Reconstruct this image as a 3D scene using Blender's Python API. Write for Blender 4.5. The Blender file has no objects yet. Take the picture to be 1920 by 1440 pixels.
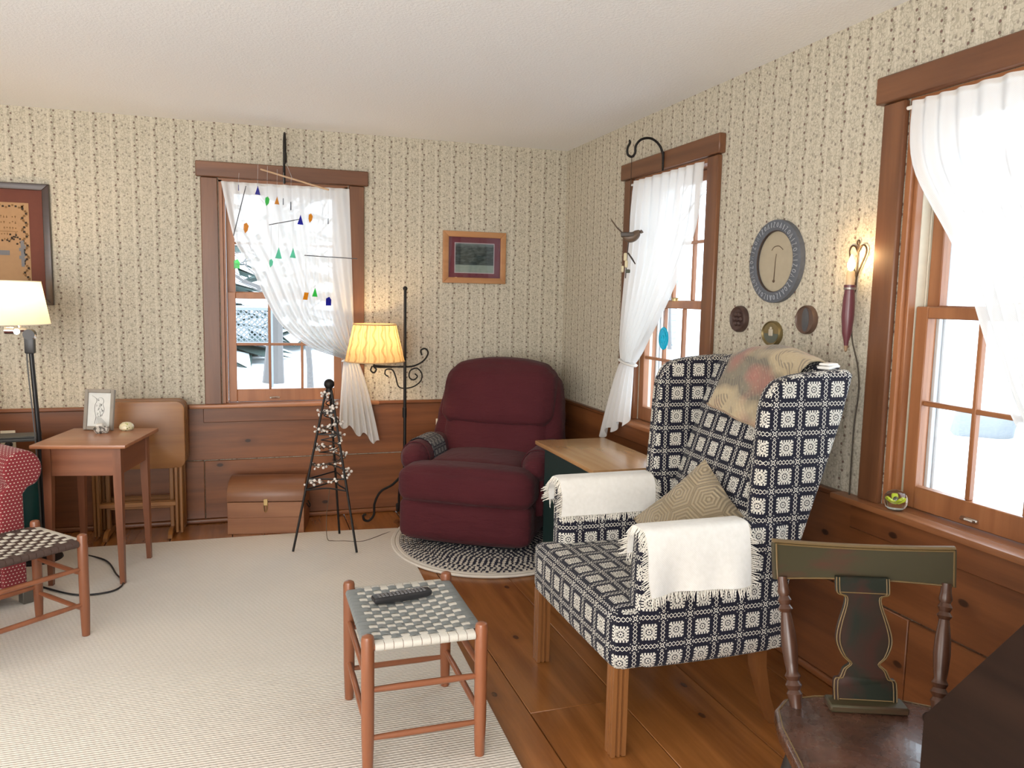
import bpy, bmesh, math, random
from mathutils import Vector, Matrix, noise
random.seed(7)
PI = math.pi
SC = bpy.context.scene
COL = SC.collection
sin, cos = math.sin, math.cos

# ------------------------------------------------------------------ camera, world, light, exposure
def make_camera():
    yaw, pitch, roll, F = 0.32120485, -0.10980143, 0.01978764, 1481.99
    cy, sy, cp, sp = cos(yaw), sin(yaw), cos(pitch), sin(pitch)
    f = Vector((sy*cp, cy*cp, sp)); r = Vector((cy, -sy, 0)); u = r.cross(f)
    r2 = r*cos(roll) + u*sin(roll); u2 = -r*sin(roll) + u*cos(roll)
    cd = bpy.data.cameras.new('camera'); cd.sensor_fit = 'HORIZONTAL'; cd.sensor_width = 36
    cd.lens = F/1920*36; cd.clip_start = 0.05; cd.clip_end = 300
    c = bpy.data.objects.new('camera', cd); COL.objects.link(c)
    m = Matrix((r2, u2, -f)).transposed().to_4x4(); m.translation = Vector((-2.0, -4.952, 1.382))
    c.matrix_world = m
    SC.camera = c
make_camera()
SC.view_settings.view_transform = 'Standard'
SC.view_settings.look = 'None'
SC.view_settings.gamma = 1
SC.view_settings.use_curve_mapping = False
SC.view_settings.exposure = 0.12
SKY = 5.0
w = bpy.data.worlds.new('World'); SC.world = w; w.use_nodes = True
bg = w.node_tree.nodes['Background']; bg.inputs[0].default_value = (0.80, 0.90, 1.0, 1); bg.inputs[1].default_value = SKY

def area(name, loc, rot, sx, sy, power, col, portal=False):
    l = bpy.data.lights.new(name, 'AREA'); l.shape = 'RECTANGLE'; l.size = sx; l.size_y = sy
    l.energy = power; l.color = col
    if portal: l.cycles.is_portal = True
    o = bpy.data.objects.new(name, l); COL.objects.link(o); o.location = loc; o.rotation_euler = rot
    return o
# portals in the three windows (daylight comes from the sky through them)
area('window_daylight', (-1.792, 0.17, 1.36), (-PI/2, 0, 0), .74, 1.32, 1, (1, 1, 1), True)
area('window_daylight', (0.17, -1.37, 1.36), (PI/2, 0, PI/2), .74, 1.32, 1, (1, 1, 1), True)
area('window_daylight', (0.17, -3.26, 1.36), (PI/2, 0, PI/2), .74, 1.32, 1, (1, 1, 1), True)
# added fill lights behind and left of the camera; no openings modelled there
area('added_fill_behind', (-3.5, -6.3, 1.25), (PI/2, 0, 0), 2.6, 2.0, 158, (1.0, .99, .985))
area('added_fill_left', (-4.88, -3.6, 1.45), (PI/2, 0, -PI/2), 2.2, 1.5, 38, (1.0, .99, .975))

# ------------------------------------------------------------------ node helper
class S:
    def __init__(s, nt, k): s.nt, s.k = nt, k
    def _m(s, op, *a): return s.nt.math(op, s, *a)
    def __add__(s, o): return s._m('ADD', o)
    __radd__ = __add__
    def __sub__(s, o): return s._m('SUBTRACT', o)
    def __rsub__(s, o): return s.nt.math('SUBTRACT', o, s)
    def __mul__(s, o): return s._m('MULTIPLY', o)
    __rmul__ = __mul__
    def __truediv__(s, o): return s._m('DIVIDE', o)
    def lt(s, o): return s._m('LESS_THAN', o)
    def gt(s, o): return s._m('GREATER_THAN', o)
    def fr(s): return s._m('FRACT')
    def fl(s): return s._m('FLOOR')
    def ab(s): return s._m('ABSOLUTE')
    def sn(s): return s._m('SINE')
    def cs(s): return s._m('COSINE')
    def mn(s, o): return s._m('MINIMUM', o)
    def mx(s, o): return s._m('MAXIMUM', o)
    def sq(s): return s._m('SQRT')
    def pp(s, o): return s._m('PINGPONG', o)

class Mat:
    def __init__(self, name):
        self.m = bpy.data.materials.new(name); self.m.use_nodes = True
        self.t = self.m.node_tree; self.t.nodes.clear()
        self.out = self.t.nodes.new('ShaderNodeOutputMaterial')
        self.b = self.t.nodes.new('ShaderNodeBsdfPrincipled')
        self.t.links.new(self.b.outputs[0], self.out.inputs[0])
    def put(self, sock, v):
        if isinstance(v, S): self.t.links.new(v.k, sock)
        elif isinstance(v, (tuple, list)) and len(v) == 3 and sock.type == 'RGBA': sock.default_value = (*v, 1)
        else: sock.default_value = v
    def math(self, op, *a):
        n = self.t.nodes.new('ShaderNodeMath'); n.operation = op
        for i, v in enumerate(a): self.put(n.inputs[i], v)
        return S(self, n.outputs[0])
    def mix(self, f, a, b, mode='MIX'):
        n = self.t.nodes.new('ShaderNodeMix'); n.data_type = 'RGBA'; n.blend_type = mode
        self.put(n.inputs[0], f); self.put(n.inputs[6], a); self.put(n.inputs[7], b)
        return S(self, n.outputs[2])
    def xyz(self, kind='Object'):
        if kind == 'World':
            n = self.t.nodes.new('ShaderNodeNewGeometry'); k = n.outputs['Position']
        else:
            n = self.t.nodes.new('ShaderNodeTexCoord'); k = n.outputs[kind]
        q = self.t.nodes.new('ShaderNodeSeparateXYZ'); self.t.links.new(k, q.inputs[0])
        return [S(self, q.outputs[i]) for i in range(3)]
    def vec(self, x, y, z):
        n = self.t.nodes.new('ShaderNodeCombineXYZ')
        for i, v in enumerate((x, y, z)): self.put(n.inputs[i], v)
        return S(self, n.outputs[0])
    def noise(self, v, scale, detail=3, rough=.5, dist=0.0):
        n = self.t.nodes.new('ShaderNodeTexNoise')
        if v is not None: self.put(n.inputs['Vector'], v)
        n.inputs['Scale'].default_value = scale; n.inputs['Detail'].default_value = detail
        n.inputs['Roughness'].default_value = rough; n.inputs['Distortion'].default_value = dist
        return S(self, n.outputs[0])
    def voro(self, v, scale, feature='F1', rnd=1.0, out=0):
        n = self.t.nodes.new('ShaderNodeTexVoronoi')
        if feature == '2D': n.voronoi_dimensions = '2D'; feature = 'F1'
        n.feature = feature
        if v is not None: self.put(n.inputs['Vector'], v)
        n.inputs['Scale'].default_value = scale; n.inputs['Randomness'].default_value = rnd
        return S(self, n.outputs[out])
    def rnd(self):
        n = self.t.nodes.new('ShaderNodeObjectInfo'); return S(self, n.outputs['Random'])
    def step(self, v, lo, hi):
        n = self.t.nodes.new('ShaderNodeMapRange'); n.clamp = True
        self.put(n.inputs[0], v); n.inputs[1].default_value = lo; n.inputs[2].default_value = hi
        return S(self, n.outputs[0])
    def bump(self, h, strength=.3, dist=.005):
        n = self.t.nodes.new('ShaderNodeBump'); n.inputs['Strength'].default_value = strength
        n.inputs['Distance'].default_value = dist; self.put(n.inputs['Height'], h)
        self.t.links.new(n.outputs[0], self.b.inputs['Normal'])
        return n
    def set(self, **k):
        names = dict(color='Base Color', rough='Roughness', metal='Metallic', spec='Specular IOR Level', coat='Coat Weight', coat_rough='Coat Roughness',
                     sheen='Sheen Weight', emit='Emission Color', emit_s='Emission Strength', trans='Transmission Weight', ior='IOR')
        for a, v in k.items(): self.put(self.b.inputs[names[a]], v)
        return self
    def boxuv(self):
        # object-space box projection: picks the plane facing the surface normal
        x, y, z = self.xyz('Object')
        n = self.t.nodes.new('ShaderNodeTexCoord'); q = self.t.nodes.new('ShaderNodeSeparateXYZ')
        self.t.links.new(n.outputs['Normal'], q.inputs[0])
        nx, ny, nz = [S(self, q.outputs[i]).ab() for i in range(3)]
        ax = nx.gt(ny.mx(nz)); az = nz.gt(nx.mx(ny))
        u = y*ax + x*(1 - ax)
        v = y*az + z*(1 - az)
        return u, v

MATS = {}
def cached(f):
    def g(*a):
        k = (f.__name__,) + a
        if k not in MATS: MATS[k] = f(*a).m
        return MATS[k]
    return g

@cached
def plain(name, col, rough=.6, metal=0.0, spec=.5, coat=0.0):
    M = Mat(name); x = M.noise(M.vec(*M.xyz()), 40, 2)
    M.set(color=M.mix(x, tuple(c*.92 for c in col), tuple(min(1, c*1.08) for c in col)), rough=rough, metal=metal, spec=spec, coat=coat)
    return M

@cached
def wood(name, c1, c2, axis='x', rough=.45, coat=0.0, knots=0.0, scale=1.0):
    M = Mat(name); x, y, z = M.xyz(); r = M.rnd()*37.0
    s = {'x': (x*.07, y, z), 'y': (x, y*.07, z), 'z': (x, y, z*.07), 'w': (x, y*.07, z)}[axis]
    v = M.vec(s[0]+r, s[1]+r*.7, s[2])
    fine = M.noise(v, 90*scale, 4, .65); broad = M.noise(v, 14*scale, 3, .55, 1.2)
    rings = ((M.noise(v, 5*scale, 2, .5, .5))*30).sn()*.5+.5
    t = fine*.35 + broad*.4 + rings*.25
    c = M.mix(M.step(t, .25, .75), c2, c1)
    tone = M.rnd()*.25+.87
    c = M.mix(1.0, c, M.vec(tone, tone, tone), 'MULTIPLY')
    if knots:
        kv = {'x': M.vec(x+r, z*1.7+r, 0.0), 'y': M.vec(y+r, x*1.7+r, 0.0), 'w': M.vec(y+r, z*1.7+r, 0.0)}[axis]
        kd = M.voro(kv, 1.9, '2D')
        c = M.mix(M.step(kd, .13, .03)*knots*.5, c, tuple(q*.65 for q in c2))
        c = M.mix(M.step(kd + (M.noise(v, 30, 2)-.5)*.02, .040, .026)*knots, c, tuple(q*.22 for q in c2))
    M.set(color=c, rough=M.step(broad, 0, 1)*.06+rough-.03, coat=coat, coat_rough=.25)
    M.bump(broad, .08, .002)
    return M

@cached
def wallpaper():
    M = Mat('wallpaper'); x, y, z = M.xyz('World')
    P = .1015
    u = (x + y)/P; f = u.fr()
    row = u.fl()
    pos = M.vec(x, y, z)
    base = M.mix(M.noise(pos, 9, 2), (.505, .46, .36), (.555, .51, .41))
    # faint squiggly sprigs all over
    sq = M.voro(M.vec(x*1.0, y*1.0, z*1.0), 62, 'DISTANCE_TO_EDGE')
    nz = M.noise(pos, 45, 2)
    c = M.mix(sq.lt(.11)*nz.gt(.44)*.48, base, (.30, .27, .205))
    c = M.mix(M.noise(pos, 130, 1).gt(.60)*.35, c, (.75, .70, .60))
    # pale ruled lines each side of the vine
    for cx, wd in ((.30, .022), (.36, .010), (.70, .012)):
        c = M.mix((f - cx).ab().lt(wd)*.38, c, (.74, .69, .58))
    # winding vine with dark buds
    zz = z + row*.031
    vx = (zz*(2*PI/.095)).sn()*.055 + .52
    d = (f - vx).ab()
    c = M.mix(d.lt(.05)*M.noise(pos, 170, 1).gt(.46)*.58, c, (.235, .21, .155))
    k = .0315
    zf = (zz/k).fr() - .5; alt = ((zz/k).fl()*PI*.5+.7).sn()*.085
    bx = f - .52 - alt
    dd = ((bx*P)*(bx*P) + (zf*k)*(zf*k)).sq()
    c = M.mix(dd.lt(.0054)*.78, c, (.15, .115, .085))
    c = M.mix(dd.lt(.0035)*.7, c, (.17, .085, .08))
    # single blossoms scattered between the stripes
    for off, cx in ((0, .02), (.5, .86), (.27, .18)):
        k2 = .076
        zf = (z/k2 + row*.37 + off).fr() - .5
        g = (f + (.5 - cx)).fr() - .5
        dd = ((g*P)*(g*P) + (zf*k2)*(zf*k2)).sq()
        c = M.mix(dd.lt(.0050)*.65, c, (.20, .165, .14))
    M.set(color=c, rough=.75, spec=.25)
    return M

@cached
def coverlet(cell, grey=False):
    M = Mat('overshot_coverlet'); u, v = M.boxuv()
    u = u/cell + .5; v = v/cell + .13
    fu = u.fr() - .5; fv = v.fr() - .5
    a = fu.ab(); b = fv.ab(); m = a.mx(b); mi = a.mn(b)
    inside = m.lt(.285)
    rad = (fu*fu + fv*fv).sq()
    ang = M.math('ARCTAN2', fu, fv)
    dots = ((a*56.0).cs()*(b*56.0).cs()).gt(-.12)
    dots2 = ((a*56.0).cs()*(b*56.0).cs()).lt(-.45)
    bars = ((mi*62.0).cs()).gt(-.2)*m.gt(.195)*m.lt(.278)
    motif = (dots.mx(dots2*rad.lt(.2))*m.lt(.200)).mx(bars)
    flower = (rad.lt(.105))*((ang*8.0).cs()*.022 + .080 - rad).gt(0)*rad.gt(.030)
    motif = M.mix(rad.lt(.115), M.vec(motif, motif, motif), M.vec(flower, flower, flower))
    # dark ground frames the square; a chain of diamonds runs midway between squares
    zv = (fv*7.0).pp(.5)*.13 ; zu = (fu*7.0).pp(.5)*.13
    da = .5 - a; db = .5 - b
    lineA = ((da - .012 - zv).ab().lt(.0145))*a.gt(.36)*b.lt(.335)
    lineB = ((db - .012 - zu).ab().lt(.0145))*b.gt(.36)*a.lt(.335)
    corner = a.gt(.335)*b.gt(.335)
    ck = (((da)*40.0).cs()*((db)*40.0).cs()).gt(.45)
    ring_ = ((da*da + db*db).sq() - .05).ab().lt(.016)
    cw = (ck*(da+db).gt(.10)).mx(ring_)*corner
    fld = lineA.mx(lineB).mx(cw)
    n1 = M.t.nodes.new('ShaderNodeSeparateColor'); M.t.links.new(motif.k, n1.inputs[0]); mot = S(M, n1.outputs[0])
    wgt = (mot*inside + fld*(1 - inside))*(.42 if grey else 1.0)
    fine = M.noise(M.vec(*M.xyz()), 380, 1)
    wgt = wgt*(.75 + fine*.3)
    white = M.mix(M.noise(M.vec(*M.xyz()), 5, 1), (.66, .62, .52), (.76, .74, .68))
    c = M.mix(wgt, (.011, .011, .021), white)
    M.set(color=c, rough=.9, spec=.15, sheen=.1)
    M.bump(wgt, .35, .003)
    return M

@cached
def velour():
    M = Mat('burgundy_velour'); p = M.vec(*M.xyz())
    n = M.noise(p, 5, 3); f = M.noise(p, 220, 2)
    M.set(color=M.mix(n*.7+f*.3, (.052, .010, .0135), (.092, .019, .024)), rough=.85, spec=.15, sheen=.06)
    wx, wy, wz = M.xyz()
    M.bump(M.noise(M.vec(wx*.6, wy*.8, wz*2.6), 11, 3, .6, .6)*1.0 + f*.1, .55, .016)
    return M

@cached
def sheer(tr=.09, col=(.86, .85, .83)):
    M = Mat('sheer_curtain_cloth'); t = M.t
    M.t.nodes.remove(M.b)
    d = t.nodes.new('ShaderNodeBsdfDiffuse'); tl = t.nodes.new('ShaderNodeBsdfTranslucent'); tp = t.nodes.new('ShaderNodeBsdfTransparent')
    d.inputs[0].default_value = (*col, 1); tl.inputs[0].default_value = (.62, .62, .61, 1)
    m1 = t.nodes.new('ShaderNodeMixShader'); m1.inputs[0].default_value = .36
    t.links.new(d.outputs[0], m1.inputs[1]); t.links.new(tl.outputs[0], m1.inputs[2])
    m2 = t.nodes.new('ShaderNodeMixShader')
    u, v = M.boxuv(); wv = ((u*1400).sn()*(v*1400).sn())*.05 + tr
    M.put(m2.inputs[0], wv)
    t.links.new(m1.outputs[0], m2.inputs[1]); t.links.new(tp.outputs[0], m2.inputs[2])
    t.links.new(m2.outputs[0], M.out.inputs[0])
    return M

@cached
def shade_cloth(name, col, pattern=False, tf=.6):
    M = Mat(name); t = M.t; t.nodes.remove(M.b)
    d = t.nodes.new('ShaderNodeBsdfDiffuse'); tl = t.nodes.new('ShaderNodeBsdfTranslucent')
    x, y, z = M.xyz()
    c = M.mix(M.noise(M.vec(x*4, y*4, z*90), 3, 2), tuple(q*.9 for q in col), col)
    if pattern:
        an = M.math('ARCTAN2', x, y)*(18/(2*PI))
        g = (an.fr() - .5 + (z*70).sn()*.16).ab()
        c = M.mix(g.lt(.1)*.6, c, (.34, .19, .07))
        c = M.mix(((an*2).fr() - .5).ab().gt(.43)*.6, c, (.36, .24, .11))
    for n in (d, tl): M.put(n.inputs[0], c)
    m1 = t.nodes.new('ShaderNodeMixShader'); m1.inputs[0].default_value = tf
    t.links.new(d.outputs[0], m1.inputs[1]); t.links.new(tl.outputs[0], m1.inputs[2])
    t.links.new(m1.outputs[0], M.out.inputs[0])
    return M

@cached
def glass(name, tint, gloss=.06):
    M = Mat(name); t = M.t; t.nodes.remove(M.b)
    tp = t.nodes.new('ShaderNodeBsdfTransparent'); tp.inputs[0].default_value = (*tint, 1)
    g = t.nodes.new('ShaderNodeBsdfGlossy'); g.inputs['Roughness'].default_value = .02
    lw = t.nodes.new('ShaderNodeLayerWeight'); k = S(M, lw.outputs['Facing']); k = k*k; k = k*k*.35 + .03
    m = t.nodes.new('ShaderNodeMixShader'); M.put(m.inputs[0], k)
    t.links.new(tp.outputs[0], m.inputs[1]); t.links.new(g.outputs[0], m.inputs[2])
    t.links.new(m.outputs[0], M.out.inputs[0])
    return M

@cached
def emitter(name, col, s):
    M = Mat(name); M.set(color=col, emit=col, emit_s=s); return M

# ------------------------------------------------------------------ mesh helpers
class MB:
    def __init__(s): s.v, s.f = [], []
    def add(s, vs, fs, mtx=None):
        o = len(s.v)
        s.v += [tuple(mtx @ Vector(p)) if mtx else tuple(p) for p in vs]
        s.f += [tuple(i+o for i in f) for f in fs]
        return s
    def bm(s, bm, mtx=None):
        bm.verts.ensure_lookup_table(); bm.verts.index_update()
        s.add([v.co[:] for v in bm.verts], [[v.index for v in f.verts] for f in bm.faces], mtx); bm.free(); return s
    def box(s, x0, x1, y0, y1, z0, z1, bev=.003, mtx=None, seg=1):
        b = bmesh.new(); bmesh.ops.create_cube(b, size=1)
        for v in b.verts: v.co = Vector(((x0+x1)/2+v.co.x*(x1-x0), (y0+y1)/2+v.co.y*(y1-y0), (z0+z1)/2+v.co.z*(z1-z0)))
        bv = min(bev, .45*min(abs(x1-x0), abs(y1-y0), abs(z1-z0)))
        if bv > 0: bmesh.ops.bevel(b, geom=b.edges[:], offset=bv, segments=seg, affect='EDGES', profile=.6)
        bmesh.ops.recalc_face_normals(b, faces=b.faces[:])
        return s.bm(b, mtx)
    def tube(s, pts, r, n=8, closed=False, cap=True, flat=1.0):
        pts = [Vector(p) for p in pts]; N = len(pts); vs, fs = [], []
        rr = r if isinstance(r, (list, tuple)) else [r]*N
        up = None
        for i, p in enumerate(pts):
            a = pts[(i-1) % N] if (closed or i > 0) else p
            b = pts[(i+1) % N] if (closed or i < N-1) else p
            t = (b-a)
            t = t.normalized() if t.length > 1e-9 else Vector((0, 0, 1))
            if up is None:
                up = Vector((0, 0, 1)) if abs(t.z) < .9 else Vector((1, 0, 0))
            sd = t.cross(up)
            if sd.length < 1e-6: sd = t.cross(Vector((0, 1, 0)))
            sd.normalize(); un = sd.cross(t).normalized()
            up = un
            for k in range(n):
                q = 2*PI*k/n
                vs.append(p + sd*cos(q)*rr[i] + un*sin(q)*rr[i]*flat)
        M_ = N if closed else N-1
        for i in range(M_):
            j = (i+1) % N
            for k in range(n):
                fs.append((i*n+k, i*n+(k+1) % n, j*n+(k+1) % n, j*n+k))
        if cap and not closed:
            fs.append(tuple(range(n))[::-1]); fs.append(tuple((N-1)*n+k for k in range(n)))
        return s.add(vs, fs)
    def cyl(s, p0, p1, r0, r1=None, n=16): return s.tube([p0, p1], [r0, r1 if r1 is not None else r0], n)
    def lathe(s, prof, n=24, mtx=None, cap=True):
        vs, fs = [], []
        for (r, z) in prof:
            for k in range(n): vs.append((r*cos(2*PI*k/n), r*sin(2*PI*k/n), z))
        for i in range(len(prof)-1):
            for k in range(n): fs.append((i*n+k, i*n+(k+1) % n, (i+1)*n+(k+1) % n, (i+1)*n+k))
        if cap:
            if prof[0][0] > 1e-4: fs.append(tuple(range(n))[::-1])
            if prof[-1][0] > 1e-4: fs.append(tuple((len(prof)-1)*n+k for k in range(n)))
        return s.add(vs, fs, mtx)
    def prism(s, poly, d0, d1, axis='x', bev=.004, seg=2, mtx=None):
        """poly of 2-D points extruded from d0 to d1 along axis; poly gives (y,z) for x, (x,z) for y, (x,y) for z."""
        b = bmesh.new()
        def P(p, d): return {'x': (d, p[0], p[1]), 'y': (p[0], d, p[1]), 'z': (p[0], p[1], d)}[axis]
        A = [b.verts.new(P(p, d0)) for p in poly]; B = [b.verts.new(P(p, d1)) for p in poly]
        n = len(poly)
        fa = b.faces.new(A); fb = b.faces.new(B[::-1])
        for i in range(n): b.faces.new((A[(i+1) % n], A[i], B[i], B[(i+1) % n]))
        bmesh.ops.recalc_face_normals(b, faces=b.faces[:])
        if bev > 0:
            ed = [e for e in b.edges if fa in e.link_faces or fb in e.link_faces]
            bmesh.ops.bevel(b, geom=ed, offset=bev, segments=seg, affect='EDGES', profile=.5)
        return s.bm(b, mtx)
    def soft(s, hx, hy, hz, r, c=(0, 0, 0), n=10, puff=(0, 0, 0), fn=None, mtx=None):
        """rounded cushion: half sizes, corner radius, puff = outward bulge of the x, y, z faces."""
        b = bmesh.new(); bmesh.ops.create_cube(b, size=2)
        bmesh.ops.subdivide_edges(b, edges=b.edges[:], cuts=n, use_grid_fill=True)
        for v in b.verts:
            p = v.co.copy()
            # concentrate rows near the edges
            q = Vector([math.copysign(abs(a)**.8, a) for a in p])
            P_ = Vector((q.x*hx, q.y*hy, q.z*hz))
            core = Vector((max(-hx+r, min(hx-r, P_.x)), max(-hy+r, min(hy-r, P_.y)), max(-hz+r, min(hz-r, P_.z))))
            d = P_ - core
            if d.length > 1e-9: P_ = core + d.normalized()*r
            X, Y, Z = 1-p.x*p.x, 1-p.y*p.y, 1-p.z*p.z
            P_.x += puff[0]*p.x*Y*Z; P_.y += puff[1]*p.y*X*Z; P_.z += puff[2]*p.z*X*Y
            if fn: P_ = Vector(fn(P_, p))
            v.co = P_ + Vector(c)
        bmesh.ops.recalc_face_normals(b, faces=b.faces[:])
        return s.bm(b, mtx)
    def sheet(s, fn, nu, nv, th=0.0):
        vs = [Vector(fn(i/nu, j/nv)) for i in range(nu+1) for j in range(nv+1)]
        W = nv+1
        fs = [(i*W+j, (i+1)*W+j, (i+1)*W+j+1, i*W+j+1) for i in range(nu) for j in range(nv)]
        if th:
            b = bmesh.new(); V = [b.verts.new(p) for p in vs]
            F_ = [b.faces.new([V[k] for k in f]) for f in fs]
            b.normal_update()
            bmesh.ops.solidify(b, geom=F_, thickness=th)
            return s.bm(b)
        return s.add(vs, fs)
    def ball(s, c, r, n=10, sz=1.0):
        pr = [(max(0.0005, r*sin(PI*i/n)), -r*cos(PI*i/n)*sz) for i in range(n+1)]
        return s.lathe(pr, max(6, int(n*1.4)), Matrix.Translation(Vector(c)), cap=False)

def ob(name, mb, mat, parent=None, angle=38, loc=None, rot=None):
    me = bpy.data.meshes.new(name); me.from_pydata(mb.v, [], mb.f)
    b = bmesh.new(); b.from_mesh(me)
    bmesh.ops.remove_doubles(b, verts=b.verts[:], dist=1e-6)
    th = math.radians(angle)
    for e in b.edges:
        e.smooth = len(e.link_faces) == 2 and e.calc_face_angle(0) <= th
    for f in b.faces: f.smooth = True
    b.to_mesh(me); b.free()
    if mat is not None: me.materials.append(mat)
    o = bpy.data.objects.new(name, me); COL.objects.link(o)
    if parent is not None: o.parent = parent
    if loc is not None: o.location = loc
    if rot is not None: o.rotation_euler = rot
    return o
def tag(o, label=None, cat=None, group=None, kind=None):
    if label: o['label'] = label
    if cat: o['category'] = cat
    if group: o['group'] = group
    if kind: o['kind'] = kind
    return o
def thing(name, label, cat, loc=(0, 0, 0), rz=0.0, group=None):
    o = bpy.data.objects.new(name, None); COL.objects.link(o); o.empty_display_size = .1
    o.location = loc; o.rotation_euler = (0, 0, rz); return tag(o, label, cat, group)
def struct(name, label, cat, mb=None, mat=None, loc=(0, 0, 0), rz=0.0):
    if mb is None:
        o = thing(name, label, cat, loc, rz)
    else:
        o = ob(name, mb, mat); tag(o, label, cat)
    o['kind'] = 'structure'; return o
def inst(o, parent, loc=None, rot=None):
    c = o.copy(); COL.objects.link(c); c.parent = parent
    if loc is not None: c.location = loc
    if rot is not None: c.rotation_euler = rot
    return c
def spline(pts, n=8, closed=False):
    P = [Vector(p) for p in pts]; N = len(P); out = []
    for i in range(N if closed else N-1):
        if closed: a, b, c, d = P[(i-1) % N], P[i], P[(i+1) % N], P[(i+2) % N]
        else: a, b, c, d = P[max(i-1, 0)], P[i], P[i+1], P[min(i+2, N-1)]
        for k in range(n):
            t = k/n
            out.append(.5*((2*b) + (c-a)*t + (2*a-5*b+4*c-d)*t*t + (3*b-a-3*c+d)*t**3))
    if not closed: out.append(P[-1])
    return out
def lerp(a, b, t): return a+(b-a)*t

# ------------------------------------------------------------------ palette
PINE = ((.235, .082, .026), (.125, .040, .0125))
TRIM = ((.20, .083, .036), (.115, .045, .020))
FLOORW = ((.37, .142, .036), (.215, .073, .017))
def pine(ax='x', k=.9): return wood('knotty_pine', PINE[0], PINE[1], ax, .42, .15, k)
def trimw(ax='x'): return wood('window_trim_pine', TRIM[0], TRIM[1], ax, .42, .15, 0.0)
def sashw(ax='x'): return wood('sash_pine', (.38, .155, .062), (.24, .090, .033), ax, .42, .15, 0.0)
CHERRY = ((.26, .095, .042), (.165, .053, .023))
def cherry(ax='z'): return wood('cherry_wood', CHERRY[0], CHERRY[1], ax, .38, .2, 0.0)
IRON = plain('black_iron', (.018, .016, .015), .5, .6)
WHITE_PL = plain('ivory_plastic', (.72, .66, .52), .4)

# ------------------------------------------------------------------ setting
H = 2.34
XL, YF, T = -4.9, -6.3, .15
WINS = [('back', -1.792), ('right', -1.37), ('right', -3.26)]
OW, OZ0, OZ1 = .368, .70, 2.03

sub = MB().box(XL-.2, .2, YF-.2, .2, -.12, -.024, 0)
floor = struct('floor', 'honey brown wide plank pine floor', 'floor', sub, plain('subfloor', (.06, .03, .015)))
edges = [XL-.05] + [-.477-.327*k for k in range(13, -1, -1)] + [-.15, .0]
fl_mats = wood('floor_pine', FLOORW[0], FLOORW[1], 'y', .25, .4, .8)
for i in range(len(edges)-1):
    a, b = edges[i], edges[i+1]
    cuts = [YF-.05, [-2.6, -3.4, -1.9, -4.2][i % 4], .02]
    for j in range(2):
        m = MB().box(a+.0015, b-.0015, cuts[j]+.001, cuts[j+1]-.001, -.024, 0, .0018)
        ob('plank', m, fl_mats, floor)
ceil_m = Mat('ceiling_plaster'); p = ceil_m.vec(*ceil_m.xyz())
ceil_m.set(color=(.86, .865, .87), rough=.9, spec=.1); ceil_m.bump(ceil_m.noise(p, 85, 3, .6), .5, .006)
struct('ceiling', 'white stippled plaster ceiling', 'ceiling', MB().box(XL-.2, .2, YF-.2, .2, H, H+.1, 0), ceil_m.m)

def wall(name, label, spans, place):
    """spans: wall extent and window openings along its own axis; place(u0,u1,z0,z1) -> box coordinates."""
    m = MB(); (a, b), holes = spans
    cur = a
    for c in sorted(holes):
        m.box(*place(cur, c-OW, 0, H), 0); m.box(*place(c-OW, c+OW, 0, OZ0), 0); m.box(*place(c-OW, c+OW, OZ1, H), 0); cur = c+OW
    m.box(*place(cur, b, 0, H), 0)
    return struct(name, label, 'wall', m, wallpaper())
wb = wall('wall_back', 'far wall with floral striped wallpaper above pine wainscot', ((XL-.15, .15), [-1.792]), lambda u0, u1, z0, z1: (u0, u1, 0, T, z0, z1))
wr = wall('wall_right', 'window wall with floral striped wallpaper and dark wainscot', ((YF-.15, 0), [-1.37, -3.26]), lambda u0, u1, z0, z1: (0, T, u0, u1, z0, z1))
struct('wall_left', 'papered wall at the left end of the room', 'wall', MB().box(XL-.16, XL-.01, YF-.15, 0, 0, H, 0), wallpaper())
struct('wall_front', 'papered wall behind the camera', 'wall', MB().box(XL, .0, YF-.17, YF-.02, 0, H, 0), wallpaper())
# wainscot: two courses of wide boards, butt joints staggered
for (z0, z1, cuts) in ((.385, .697, [XL, -3.35, -2.45, -.01]), (.03, .379, [XL, -2.80, -2.268, -.60, -.01])):
    for a, b in zip(cuts[:-1], cuts[1:]):
        ob('wainscot_board', MB().box(a+.0015, b-.0015, -.016, -.0005, z0, z1, .003), pine('x', .9), wb)
for (z0, z1, cuts) in ((.385, .697, [-.018, -2.1, -4.0, YF]), (.03, .379, [-.018, -1.2, -3.05, -4.6, YF])):
    for a, b in zip(cuts[:-1], cuts[1:]):
        ob('wainscot_board', MB().box(-.016, -.0005, b+.0015, a-.0015, z0, z1, .003), pine('w', .9), wr)
def qround(name, label, pts, ax):
    return struct(name, label, 'trim', pts, pine(ax, 0.0))
struct('trim_1', 'pine chair rail along the far wall', 'trim', MB().box(XL, -.0, -.03, -.0005, .697, .717, .004), pine('x', 0.0))
struct('trim_2', 'pine chair rail along the window wall', 'trim', MB().box(-.03, -.0005, YF, -.031, .697, .717, .004), pine('y', 0.0))
struct('baseboard_back', 'low pine shoe moulding along the far wall', 'baseboard', MB().box(XL, 0, -.026, -.0005, .001, .029, .01, None, 3), pine('x', 0.0))
struct('baseboard_right', 'low pine shoe moulding along the window wall', 'baseboard', MB().box(-.026, -.0005, YF, -.027, .001, .029, .01, None, 3), pine('y', 0.0))

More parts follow.
